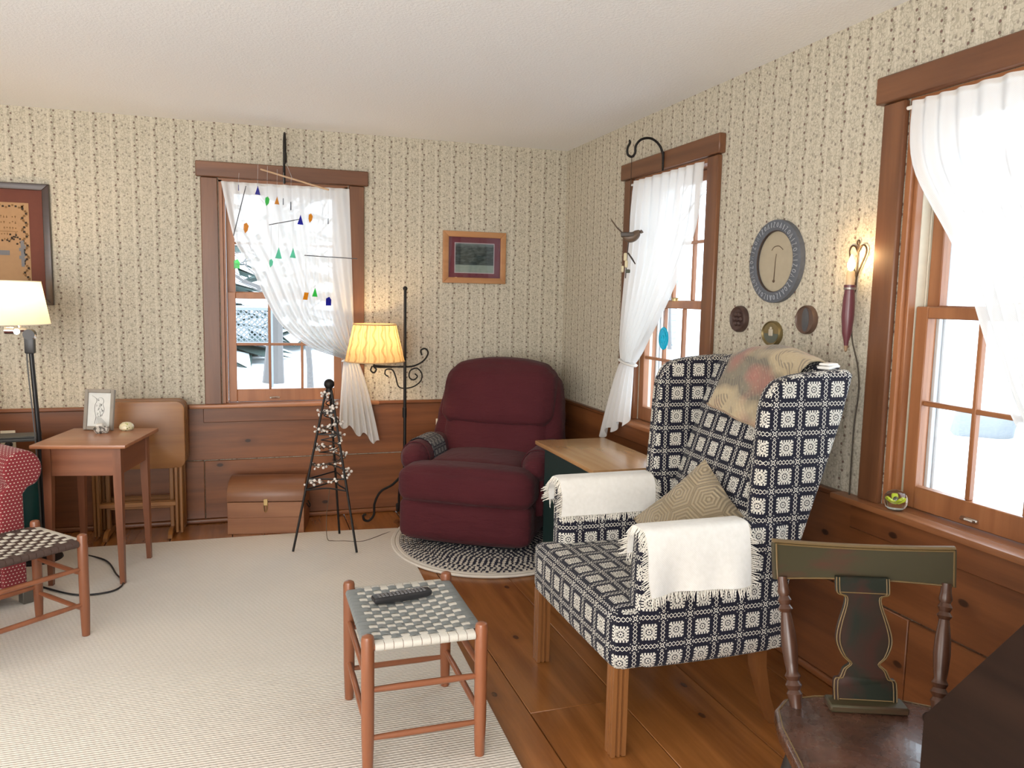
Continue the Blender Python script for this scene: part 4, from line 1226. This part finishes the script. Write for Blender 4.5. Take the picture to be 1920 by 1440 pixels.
# fiddle splat
half = [(a*.93, SZ+.004+(b-.436)*.862) for a, b in [(.076, .436), (.076, .500), (.062, .508), (.052, .530), (.036, .545), (.053, .562), (.066, .590), (.068, .615), (.060, .650), (.047, .690), (.045, .715), (.063, .722), (.066, .735), (.066, .765)]]
hs_ = spline([(a, b, 0) for a, b in half], 3)
outl = [(p.x, p.y) for p in hs_]+[(-p.x, p.y) for p in hs_[::-1]]
spm = MB().prism(outl, -.007, .007, 'y', .002, 1)
spm.v = [(a, b+bky(c)+.016*0, c) for a, b, c in spm.v]
spl = ob('splat', spm, dkp.m, dc)
m = MB()
for s in (-1, 1):
    m.tube([(s*p.x*.88, bky(p.y)-.0078, p.y) for p in hs_], .0014, 4)
    m.tube([(s*p.x*.985, bky(p.y)-.0068, p.y) for p in hs_], .0016, 4)
m.tube([(-.060, bky(.470)-.0078, .470), (.060, bky(.470)-.0078, .470)], .0014, 4)
m.tube([(-.056, bky(.704)-.0078, .704), (.056, bky(.704)-.0078, .704)], .0014, 4)
ob('gilt_line', m, GOLD, spl)
ob('splat_foot', MB().box(-.088, .088, .118, .172, SZ, SZ+.018, .004), rail_m.m, dc)
# turned stiles
prof = [(.014, 0), (.015, .03), (.018, .045), (.013, .055), (.019, .068), (.013, .08), (.018, .092), (.013, .103), (.016, .13), (.0185, .17), (.017, .21), (.012, .255), (.011, .262), (.017, .272), (.011, .283), (.016, .296), (.011, .307), (.015, .318), (.012, .335), (.011, .36)]
for s in (-1, 1):
    A = Vector((s*.158, bky(SZ)-.012, SZ-.01)); B = Vector((s*.190+.006, bky(.725)+.007, .729)); L = (B-A).length
    R_ = (B-A).to_track_quat('Z', 'Y').to_matrix().to_4x4()
    ob('stile', MB().lathe([(r, z_*L/.36) for r, z_ in prof], 16, Matrix.Translation(A) @ R_), TURN, dc)
for sx in (-1, 1):
    for sy in (-1, 1):
        A = Vector((sx*.15, -.03+sy*.14, SZ-.03)); B = Vector((sx*.205, -.02+sy*.20, 0)); L = (B-A).length
        R_ = (B-A).to_track_quat('Z', 'Y').to_matrix().to_4x4()
        ob('leg', MB().lathe([(r*L, z_*L) for r, z_ in ((.035, 0), (.042, .1), (.052, .35), (.045, .6), (.05, .66), (.038, .7), (.05, .74), (.034, .85), (.026, 1.0))], 14, Matrix.Translation(A) @ R_), plain('black_paint', (.02, .018, .016), .45), dc)
for sy in (-1, 1): ob('stretcher', MB().tube([(-.185, -.02+sy*.175, .15), (0, -.02+sy*.175, .15), (.185, -.02+sy*.175, .15)], [.008, .012, .008], 10), plain('black_paint', (.02, .018, .016), .45), dc)

# ------------------------------------------------------------------ slant front desk (its left side shows)
dk = thing('slant_desk', 'dark brown slant front desk at the lower right corner', 'desk', (0, 0, .001))
DKW = wood('dark_walnut', (.026, .013, .0085), (.013, .007, .005), 'w', .5, .0, 0.0)
DKW.node_tree.nodes['Principled BSDF'].inputs['Specular IOR Level'].default_value = .12
sidep = [(-4.00, .03), (-4.00, .712), (-4.225, 1.03), (-4.47, 1.03), (-4.47, .03)]
for x0 in (-.96, -.04): ob('side_panel', MB().prism(sidep, x0, x0+.02, 'x', .002), DKW, dk)
ob('back_panel', MB().box(-.94, -.04, -4.47, -4.455, .03, 1.03, .002), DKW, dk)
ob('top', MB().box(-.965, -.015, -4.475, -4.215, 1.031, 1.05, .003), DKW, dk)
nrm = Vector((0, .2245, .318)).normalized()
d_ = Vector((0, -.225, .318))
lidm = Matrix.Translation((0, -4.0, .712)) @ Matrix.Rotation(math.atan2(.318, -.225), 4, 'X')
ob('lid', MB().box(-.955, -.025, .005, d_.length-.01, -.002, .016, .004, lidm), wood('walnut_lid', (.075, .040, .025), (.04, .02, .013), 'x', .35, .2, 0.0), dk)
m = MB()
for k in range(4):
    z0 = .06+.155*k
    d = ob('drawer', MB().box(-.935, -.045, -4.02, -3.998, z0, z0+.145, .004), DKW, dk)
    for xx in (-.75, -.25): ob('knob', MB().ball((xx, -3.992, z0+.072), .012, 8), BRS, d)
ob('lid_support', MB().box(-.935, -.915, -4.2, -3.985, .675, .705, .003).ball((-.925, -3.98, .69), .011, 8), DKW, dk)
ob('foot_rail', MB().box(-.955, -.025, -4.46, -4.005, 0, .03, .003), DKW, dk)

# ------------------------------------------------------------------ pictures and wall ornaments
def picture(name, label, x0, x1, z0, z1, fw, depth, fmat, cat='picture'):
    t = thing(name, label, cat, ((x0+x1)/2, -.001, (z0+z1)/2))
    hx, hz = (x1-x0)/2, (z1-z0)/2
    m = MB()
    m.prism([(-hx, -hz), (-hx, hz), (-hx+fw, hz-fw), (-hx+fw, -hz+fw)], -depth, 0, 'y', .003).prism([(hx, hz), (hx, -hz), (hx-fw, -hz+fw), (hx-fw, hz-fw)], -depth, 0, 'y', .003)
    m.prism([(-hx, hz), (hx, hz), (hx-fw, hz-fw), (-hx+fw, hz-fw)], -depth, 0, 'y', .003).prism([(hx, -hz), (-hx, -hz), (-hx+fw, -hz+fw), (hx-fw, -hz+fw)], -depth, 0, 'y', .003)
    ob('frame', m, fmat, t); return t, hx-fw, hz-fw
pt, ix, iz = picture('framed_photograph', 'oak framed landscape photograph with burgundy mat on the far wall', -.834, -.418, 1.463, 1.790, .036, .022, wood('picture_oak', (.50, .25, .10), (.40, .18, .07), 'x', .4, .1, 0.0))
ob('mat', MB().box(-ix, ix, -.010, -.004, -iz, iz, 0), plain('burgundy_mat', (.135, .012, .026), .7), pt)
LS = Mat('landscape_print'); x, y, z = LS.xyz(); n = LS.noise(LS.vec(x*2, y, z*6), 12, 4, .6)
c = LS.mix(LS.step(z+n*.01, -.045, -.040), LS.mix(n, (.17, .21, .17), (.27, .31, .27)), LS.mix(LS.step(n, .45, .62), (.012, .022, .02), (.05, .07, .065)))
c = LS.mix(LS.step(z+n*.03, .075, .10)*.5, c, (.18, .22, .22))
LS.set(color=c, rough=.5)
ob('print', MB().box(-ix+.045, ix-.045, -.0125, -.0105, -iz+.033, iz-.040, 0), LS.m, pt)
m = MB()
for (a, b, c_, d) in ((-ix+.040, ix-.040, -iz+.028, -iz+.033), (-ix+.040, ix-.040, iz-.040, iz-.035), (-ix+.040, -ix+.045, -iz+.033, iz-.04), (ix-.045, ix-.040, -iz+.033, iz-.04)): m.box(a, b, -.0125, -.0102, c_, d, 0)
ob('mat_bevel', m, plain('pale_bevel', (.42, .33, .34), .7), pt)
ob('glazing', MB().box(-ix, ix, -.0165, -.0150, -iz, iz, 0), PANE, pt)

sp_, ix, iz = picture('framed_sampler', 'dark framed embroidered sampler on the wall above the left lamp', -3.66, -3.02, 1.288, 1.936, .034, .028, wood('dark_frame', (.045, .020, .012), (.025, .012, .008), 'x', .4, .2, 0.0))
ob('mat', MB().box(-ix, ix, -.010, -.004, -iz, iz, 0), plain('brown_red_mat', (.125, .036, .022), .8), sp_)
lx, lz = ix-.068, iz-.070
ob('linen', MB().box(-lx, lx, -.0125, -.0105, -lz, lz, 0), plain('tan_linen', (.36, .22, .115), .9), sp_)
m = MB(); rd = random.Random(9)
mD, mG = MB(), MB()
def cross(mm, a, b, s): mm.box(a-s, a+s, -.0135, -.0126, b-s, b+s, 0)
# vine border
for k in range(34):
    zz = -lz+.02+k*(2*lz-.04)/33
    for s in (-1, 1):
        xx = s*(lx-.022)+.010*sin(k*1.3)
        cross(mD if k % 2 == 0 else mG, xx, zz, .0055); cross(mG, xx+s*.012*cos(k*1.3), zz+.006, .0035)
for k in range(26):
    xx = -lx+.03+k*(2*lx-.06)/25
    cross(mD if k % 2 else mG, xx, lz-.020+.006*sin(k*1.5), .005)
# rows of small stitched marks and a house
for r in range(5):
    zz = lz-.075-r*.030
    for k in range(24):
        xx = -lx+.065+k*(2*lx-.13)/23
        if rd.random() < .8:
            cross(mG, xx, zz+rd.uniform(-.004, .004), .0030)
            if rd.random() < .6: mG.box(xx-.001, xx+.001, -.0135, -.0126, zz-.008, zz+.006, 0)
mG.box(-lx+.05, lx-.055, -.0135, -.0126, .065, .068, 0)
for k in range(40): cross(mD, rd.uniform(-.2, .185), rd.uniform(.0, .05), .0045)
mB = MB().box(-.20, .120, -.0136, -.0126, -.06, -.035, 0).box(lx-.045, lx-.030, -.0136, -.0126, -.12, .02, 0)
for k in range(7): cross(mB, lx-.037+.008*sin(k*2.2), .0-.014*k, .009)
tag(ob('dark_stitches', mD, plain('dark_thread', (.035, .022, .014), .9), sp_), kind='stuff')
tag(ob('gold_stitches', mG, plain('brown_thread', (.19, .105, .04), .9), sp_), kind='stuff')
tag(ob('blue_stitches', mB, plain('blue_grey_thread', (.17, .17, .18), .9), sp_), kind='stuff')

def wl(y, z): return (-.001, y, z)
# oval carved frame: local x along the wall, -y into the room
om = thing('oval_picture', 'oval carved blue grey frame with pale embroidered picture above three plaques', 'picture', wl(-2.268, 1.542), -PI/2)
def ovalring(a0, b0, a1, b1, y0, y1, n=64):
    m = MB(); vs, fs = [], []
    for i in range(n):
        t_ = 2*PI*i/n; c_, s_ = cos(t_), sin(t_)
        vs += [(a0*c_, y0, b0*s_), (a0*c_, y1, b0*s_), ((a0+a1)/2*c_, y1-.006, (b0+b1)/2*s_), (a1*c_, y1, b1*s_), (a1*c_, y0, b1*s_)]
    for i in range(n):
        j = (i+1) % n
        for k in range(5): fs.append((i*5+k, j*5+k, j*5+(k+1) % 5, i*5+(k+1) % 5))
    return m.add(vs, fs)
CAR = Mat('carved_blue_grey'); x, y, z = CAR.xyz()
q = CAR.noise(CAR.vec(x, y, z), 60, 2)
CAR.set(color=CAR.mix(q, (.075, .085, .105), (.125, .135, .155)), rough=.55)
fo = ob('frame', ovalring(.162, .163, .115, .122, -.001, -.022), CAR.m, om)
m = MB(); rd = random.Random(21)
for k in range(44):
    t_ = 2*PI*k/44; c_, s_ = cos(t_), sin(t_); r1, r2 = (.127, .133), (.150, .153)
    kind = k % 4
    A = Vector((r1[0]*c_, -.0285, r1[1]*s_)); B = Vector((r2[0]*c_, -.0270, r2[1]*s_)); tn = Vector((-s_, 0, c_))*.005
    if kind == 0: m.tube([A, B], .0018, 4)
    elif kind == 1: m.tube([A-tn, B, A+tn], .0018, 4)
    elif kind == 2:
        cc = A.lerp(B, .5); m.tube([cc+(B-A)*.42*cos(q_)+tn*sin(q_) for q_ in [2*PI*i/10 for i in range(10)]], .0017, 4, True)
    else: m.tube([A-tn, A+tn, B-tn*.3, B+tn], .0018, 4)
tag(ob('carved_marks', m, plain('pale_carving', (.30, .32, .35), .6), fo), kind='stuff')
om_p = [(.116*cos(2*PI*i/48), .123*sin(2*PI*i/48)) for i in range(48)]
ob('picture_ground', MB().prism(om_p, -.008, -.002, 'y', 0), plain('pale_tan_cloth', (.40, .345, .25), .85), om)
m = MB().tube([(-.012, -.0085, -.075), (-.008, -.0085, .01), (-.004, -.0085, .03)], [.0025, .0015, .0012], 5).ball((-.012, -.0085, -.077), .006, 6).tube(spline([(-.035, -.0085, .045), (-.02, -.0085, .058), (.01, -.0085, .060), (.035, -.0085, .045)], 5), .0016, 4)
ob('stitched_lamp', m, plain('brown_stitch', (.10, .065, .04), .9), om)
ob('inner_rim', MB().tube([(.116*cos(2*PI*i/48), -.016, .123*sin(2*PI*i/48)) for i in range(48)], .005, 6, True), plain('dark_rim', (.04, .025, .02), .5), om)

def plaque(label, y, z, a, b, prof, mat):
    t = thing('wall_plaque', label, 'plaque', wl(y, z), -PI/2, 'small plaques under the oval picture')
    mt = Matrix.Diagonal((a, 1, b, 1)) @ Matrix.Rotation(PI/2, 4, 'X')
    ob('plaque_body', MB().lathe(prof, 36, mt), mat, t); return t
pl = plaque('small round dark carved wooden plaque lower left of the oval picture', -2.036, 1.307, .056, .056, [(0, 0), (1, 0), (1.0, .016), (.92, .024), (.82, .018), (.7, .016), (.0, .016)], wood('dark_carved', (.085, .045, .035), (.035, .018, .015), 'x', .5, .1, 0.0))
m = MB()
for k in range(6): m.ball((.022*cos(k*PI/3), -.017, .022*sin(k*PI/3)), .011, 6)
ob('rosette', m.ball((0, -.018, 0), .010, 6), plain('dark_rosette', (.06, .032, .026), .45), pl)
pl = plaque('oval brass plaque with a pale figure, directly below the oval picture', -2.262, 1.256, .059, .051, [(0, 0), (1, 0), (1.0, .012), (.93, .018), (.86, .012), (.0, .010)], plain('tarnished_brass', (.22, .17, .075), .4, .6))
ob('scene', MB().prism([(.045*cos(t_), .038*sin(t_)) for t_ in [PI+PI*i/16 for i in range(17)]], -.013, -.010, 'y', 0), plain('dull_green_enamel', (.10, .115, .09), .5), pl)
ob('figure', MB().soft(.013, .003, .014, .003, (-.001, -.013, .004), 3).ball((-.001, -.013, .021), .006, 6), plain('ivory_figure', (.50, .45, .35), .6), pl)
pl = plaque('oval dark wooden plaque with a grey centre beside the candle sconce', -2.466, 1.318, .054, .054, [(0, 0), (1, 0), (1.0, .014), (.94, .020), (.86, .015), (.0, .012)], wood('walnut_plaque', (.13, .075, .05), (.07, .04, .028), 'z', .5, .1, 0.0))
ob('centre', MB().prism([(.020*cos(2*PI*i/24), .045*sin(2*PI*i/24)) for i in range(24)], -.016, -.011, 'y', .002), plain('slate_centre', (.075, .075, .08), .4), pl)

# candle sconce
cs = thing('candle_sconce', 'burgundy handled electric candle sconce with wire heart, glowing', 'sconce', wl(-2.722, 1.5), -PI/2)
RED = wood('burgundy_handle', (.135, .035, .045), (.085, .02, .026), 'z', .4, .3, 0.0)
hm = Matrix.Translation((.010, -.052, 0))
ob('handle', MB().lathe([(0, -.262), (.007, -.262), (.009, -.245), (.016, -.22), (.021, -.16), (.020, -.11), (.0165, -.075), (.0175, -.07), (.019, -.062), (.019, -.055), (.0, -.055)], 18, hm), RED, cs)
ob('handle_tip', MB().lathe([(0, -.285), (.005, -.28), (.0065, -.262), (0, -.262)], 12, hm), plain('worn_wood_tip', (.32, .20, .11), .6), cs)
ob('collar', MB().lathe([(.0165, -.072), (.020, -.070), (.020, -.064), (.0165, -.062)], 18, hm, False), plain('pewter', (.3, .27, .25), .4, .8), cs)
ob('candle', MB().lathe([(0, -.055), (.0135, -.055), (.0135, -.012), (.011, -.008), (0, -.008)], 16, hm), plain('cream_candle', (.72, .52, .30), .5), cs)
ob('flame_bulb', MB().lathe([(0, -.008), (.008, -.004), (.0125, .008), (.012, .018), (.007, .032), (.0025, .045), (0, .048)], 16, hm), emitter('flame_glow', (1, .78, .42), 30), cs)
m = MB()
WI = plain('dark_wire', (.05, .033, .022), .45, .6)
for s in (-1, 1):
    m.tube([(.0+q.x*s-.012, -.008, q.y) for q in spline([(0, -.028), (.018, .010), (.036, .045), (.040, .066), (.030, .080), (.014, .078), (.002, .060)], 7)], .0030, 6)
m.tube([(-.012, -.008, -.028), (-.012, -.008, .085)], .0026, 6).tube([(-.012+.006*cos(q), -.008, .091+.008*sin(q)) for q in [2*PI*i/12 for i in range(12)]], .0024, 6, True)
m.tube(spline([(-.012, -.008, -.028), (-.012, -.009, -.07), (-.010, -.018, -.085), (.004, -.040, -.084), (.010, -.05, -.08)], 7), .0030, 6)
ob('wire_heart', m, WI, cs)
ob('cord', MB().tube(spline([(.012, -.060, -.052), (-.004, -.045, -.045), (-.016, -.030, -.06), (-.014, -.016, -.14), (-.008, -.012, -.24), (.022, -.008, -.33), (.035, -.007, -.42), (.04, -.022, -.55), (.04, -.022, -.80)], 8), .0026, 6), plain('brown_wire_cord', (.06, .045, .03), .5), cs)
point('candle_light', (-.058, -2.732, 1.548), 1.1, (1, .62, .27), .015)

# hooks on the window headers, hanging bird, glass mobile
def hook(label, loc, rz, pts, flip=1):
    t = thing('iron_hook', label, 'hook', loc, rz)
    sp = spline([(0, a, b) for a, b in pts], 8)
    ob('arm', MB().tube(sp, [.0062]*(len(sp)-6)+[.0055, .005, .0045, .004, .0035, .003], 8), IRON, t)
    ob('mount', MB().box(-.007, .007, -.006, 0, -.03, .06, .002), IRON, t)
    return t
hook('black iron bracket hook on the side window header', (-.0365, -1.365, 2.05), -PI/2, [(-.003, 0), (-.006, .05), (-.03, .095), (-.075, .120), (-.125, .112), (-.155, .08), (-.158, .045), (-.175, .025), (-.198, .035), (-.200, .065), (-.188, .09), (-.192, .105)])
hook('black iron bracket hook on the far window header', (-1.795, -.0365, 2.045), 0, [(-.003, 0), (-.006, .10), (-.02, .18), (-.065, .232), (-.12, .235), (-.165, .19), (-.178, .12), (-.182, .075), (-.20, .058), (-.222, .07), (-.226, .10), (-.218, .12)])
bd = thing('hanging_bird', 'carved brown bird ornament hanging before the side window', 'ornament', (-.212, -1.365, 1.705), math.radians(-26.5))
BW = wood('bird_wood', (.13, .085, .055), (.07, .045, .032), 'x', .45, .1, 0.0)
ob('body', MB().tube(spline([(-.038, 0, .004), (-.02, 0, -.012), (.0, 0, -.022), (.022, 0, -.016), (.040, 0, .0), (.050, 0, .008), (.060, 0, .008), (.070, 0, .005)], 5), [.006]+[.006+.018*sin(PI*min(1, i/27))for i in range(1, 28)]+[.012, .010, .009, .008, .006, .004, .002, .001][:8], 12), BW, bd)
ob('tail', MB().tube([(-.030, 0, .0), (-.060, 0, .028), (-.085, 0, .060), (-.092, 0, .072)], [.010, .008, .007, .003], 8, flat=.45), BW, bd)
ob('wing', MB().soft(.032, .004, .011, .004, (-.008, -.020, -.006), 4).soft(.032, .004, .011, .004, (-.008, .020, -.006), 4), plain('dark_wing', (.055, .04, .03), .5), bd)
ob('cord', MB().tube([(.0, 0, .372), (.0, 0, .0)], .0016, 5), plain('dark_thread', (.035, .022, .014), .9), bd)
ob('perch', MB().tube([(.0, 0, -.03), (-.005, 0, -.10), (-.010, 0, -.22)], .003, 6).tube([(-.002, 0, -.095), (.020, 0, -.125), (.036, 0, -.150)], [.004, .005, .003], 6), plain('dark_stem', (.04, .028, .022), .6), bd)
m = MB()
for (a, b, s) in ((-.014, -.115, .02), (-.008, -.150, .018), (-.026, -.175, .016)): m.soft(s*.45, s*.4, s, s*.35, (a, 0, b), 4)
ob('petals', m, plain('cream_petals', (.62, .55, .36), .5), bd)
ob('leaf', MB().soft(.012, .004, .009, .004, (.0, 0, -.185), 3), plain('dark_leaf', (.05, .055, .03), .5), bd)

mo = thing('glass_mobile', 'hanging mobile of wooden rods and coloured glass drops before the far window', 'mobile', (-1.795, -.252, 0))
ROD = plain('pale_dowel', (.52, .34, .20), .5); WIRE = plain('grey_wire', (.12, .12, .13), .4, .7)
ox = -1.795
def P3(x, z, y=0): return (x-ox, y, z)
ob('rod', MB().cyl(P3(-1.928, 2.072, .10), P3(-1.57, 1.955, -.10), .0048, None, 8), ROD, mo)
for a, b in ((P3(-2.008, 1.964, .02), P3(-2.077, 1.685, -.05)), (P3(-1.887, 1.761, .06), P3(-1.728, 1.789, -.06)), (P3(-1.694, 1.596, .05), P3(-1.405, 1.582, -.05))):
    ob('rod', MB().cyl(a, b, .0026, None, 7), WIRE, mo)
GLM = {}
def gmat(n, c):
    if n not in GLM:
        M = Mat(n); t = M.t; t.nodes.remove(M.b)
        tp = t.nodes.new('ShaderNodeBsdfTransparent'); tp.inputs[0].default_value = (*c, 1)
        d = t.nodes.new('ShaderNodeBsdfTranslucent'); d.inputs[0].default_value = (*c, 1)
        g = t.nodes.new('ShaderNodeBsdfGlossy'); g.inputs[1].default_value = .1
        a = t.nodes.new('ShaderNodeMixShader'); a.inputs[0].default_value = .5
        b = t.nodes.new('ShaderNodeMixShader'); b.inputs[0].default_value = .06
        t.links.new(tp.outputs[0], a.inputs[1]); t.links.new(d.outputs[0], a.inputs[2])
        t.links.new(a.outputs[0], b.inputs[1]); t.links.new(g.outputs[0], b.inputs[2]); t.links.new(b.outputs[0], M.out.inputs[0])
        GLM[n] = M.m
    return GLM[n]
BLU, GRN, ORG, AQU, SLT = ('cobalt_glass', (.02, .05, .55)), ('green_glass', (.15, .75, .25)), ('amber_glass', (.85, .48, .02)), ('aqua_glass', (.35, .80, .62)), ('grey_glass', (.16, .2, .26))
TRI = [(-.014, -.022), (.014, -.024), (.002, .024)]
DRP = [(-.004, -.026), (.008, -.012), (.012, .008), (.004, .022), (-.008, .016), (-.010, -.006)]
QUA = [(-.014, -.018), (.008, -.020), (.015, .016), (-.006, .018)]
SLV = [(-.003, -.024), (.003, -.022), (.003, .024), (-.002, .022)]
PN = [(-.013, -.02), (.012, -.02), (.013, .008), (.004, .022), (-.012, .014)]
m = MB()
for (x_, z_, sh_, gm, dz, sc_) in ((-2.047, 1.95, SLV, BLU, .06, .7), (-1.947, 1.942, TRI, BLU, .12, 1.05), (-1.897, 1.887, DRP, GRN, .17, 1.1), (-1.845, 1.893, TRI, ORG, .15, .95), (-1.811, 1.888, SLV, SLT, .14, .8), (-1.77, 1.866, SLV, SLT, .14, 1.0),
        (-1.719, 1.793, TRI, BLU, .02, 1.2), (-1.663, 1.806, DRP, ORG, .16, 1.1), (-1.565, 1.791, SLV, SLT, .15, .7), (-2.012, 1.735, DRP, ORG, .20, 1.25), (-1.84, 1.602, TRI, AQU, .15, 1.35), (-1.762, 1.605, TRI, AQU, .17, 1.2),
        (-2.063, 1.534, PN, GRN, .15, 1.25), (-1.881, 1.545, DRP, AQU, .2, 1.0), (-1.693, 1.364, QUA, ORG, .22, 1.15), (-1.642, 1.386, TRI, GRN, .2, 1.1), (-1.565, 1.335, PN, BLU, .25, 1.2)):
    ob('glass_drop', MB().prism([(a*sc_, b*sc_) for a, b in sh_], -.002, .002, 'y', .0008, 1), gmat(*gm), mo, loc=P3(x_, z_, 0), rot=(0, 0, 0))
    m.tube([P3(x_, z_+.018), P3(x_+.004, z_+.02+dz)], .0007, 3)
m.tube([P3(-1.795, 2.105, 0), P3(-1.760, 2.017, 0)], .0009, 4)
tag(ob('threads', m, plain('fishing_line', (.45, .45, .45), .4), mo), kind='stuff')

# ornaments at the side window
sc_ = thing('suncatcher', 'round turquoise glass suncatcher hanging at the side window', 'ornament', (.020, -1.335, 1.185), -PI/2)
ob('disc', MB().lathe([(0, -.003), (.036, -.004), (.046, -.003), (.050, 0), (.046, .003), (.036, .004), (0, .003)], 32, Matrix.Diagonal((1, 1, 1.18, 1)) @ Matrix.Rotation(PI/2, 4, 'X')), gmat('turquoise_glass', (.0, .40, .46)), sc_)
ob('swirl', MB().tube([((.006+.0048*q)*cos(q*1.2), -.005, (.006+.0048*q)*sin(q*1.2)*1.18) for q in [i*.25 for i in range(30)]], .0022, 5), gmat('pale_turquoise_glass', (.3, .85, .88)), sc_)
ob('string', MB().tube([(0, 0, .055), (-.002, 0, .20)], .0008, 4), plain('fishing_line', (.45, .45, .45), .4), sc_)
rf = thing('glass_figure', 'small red glass figure on the side window meeting rail', 'figurine', (.060, -1.665, 1.3775), -PI/2)
ob('body', MB().soft(.012, .006, .014, .006, (0, 0, .0145), 4).ball((.002, 0, .036), .009, 7), gmat('red_glass', (.55, .012, .008)), rf)
ob('arms', MB().tube(spline([(-.026, 0, .006), (-.018, 0, .016), (-.006, 0, .012), (.010, 0, .014), (.024, 0, .008), (.028, 0, .020)], 5), .0045, 6), gmat('red_glass', (.55, .012, .008)), rf)

# paperweight on the big window's stool
pwt = thing('paperweight', 'clear glass paperweight with a yellow flower on the bright window stool', 'paperweight', (-.022, -2.968, .7205))
CG = Mat('clear_glass'); CG.set(color=(.96, 1, .98), rough=.0, trans=1.0, ior=1.42)
ob('glass_ball', MB().lathe([(0, 0), (.018, 0), (.024, .003), (.033, .016), (.036, .031), (.034, .045), (.026, .057), (.013, .064), (0, .066)], 32), CG.m, pwt)
m = MB()
for k in range(7):
    a = 2*PI*k/7; m.soft(.010, .006, .003, .003, (0, 0, 0), 3, (0, 0, 0), None, Matrix.Translation((.013*cos(a), .013*sin(a), .029+.003*(k % 2))) @ Matrix.Rotation(a, 4, 'Z') @ Matrix.Rotation(-.5, 4, 'Y'))
ob('flower', m, plain('yellow_green_petals', (.62, .72, .04), .4), pwt)
ob('flower_eye', MB().ball((0, 0, .034), .006, 8), plain('dark_eye', (.07, .05, .02), .4), pwt)
ob('frit', MB().soft(.022, .022, .004, .004, (0, 0, .009), 4), plain('white_frit', (.75, .8, .78), .5), pwt)
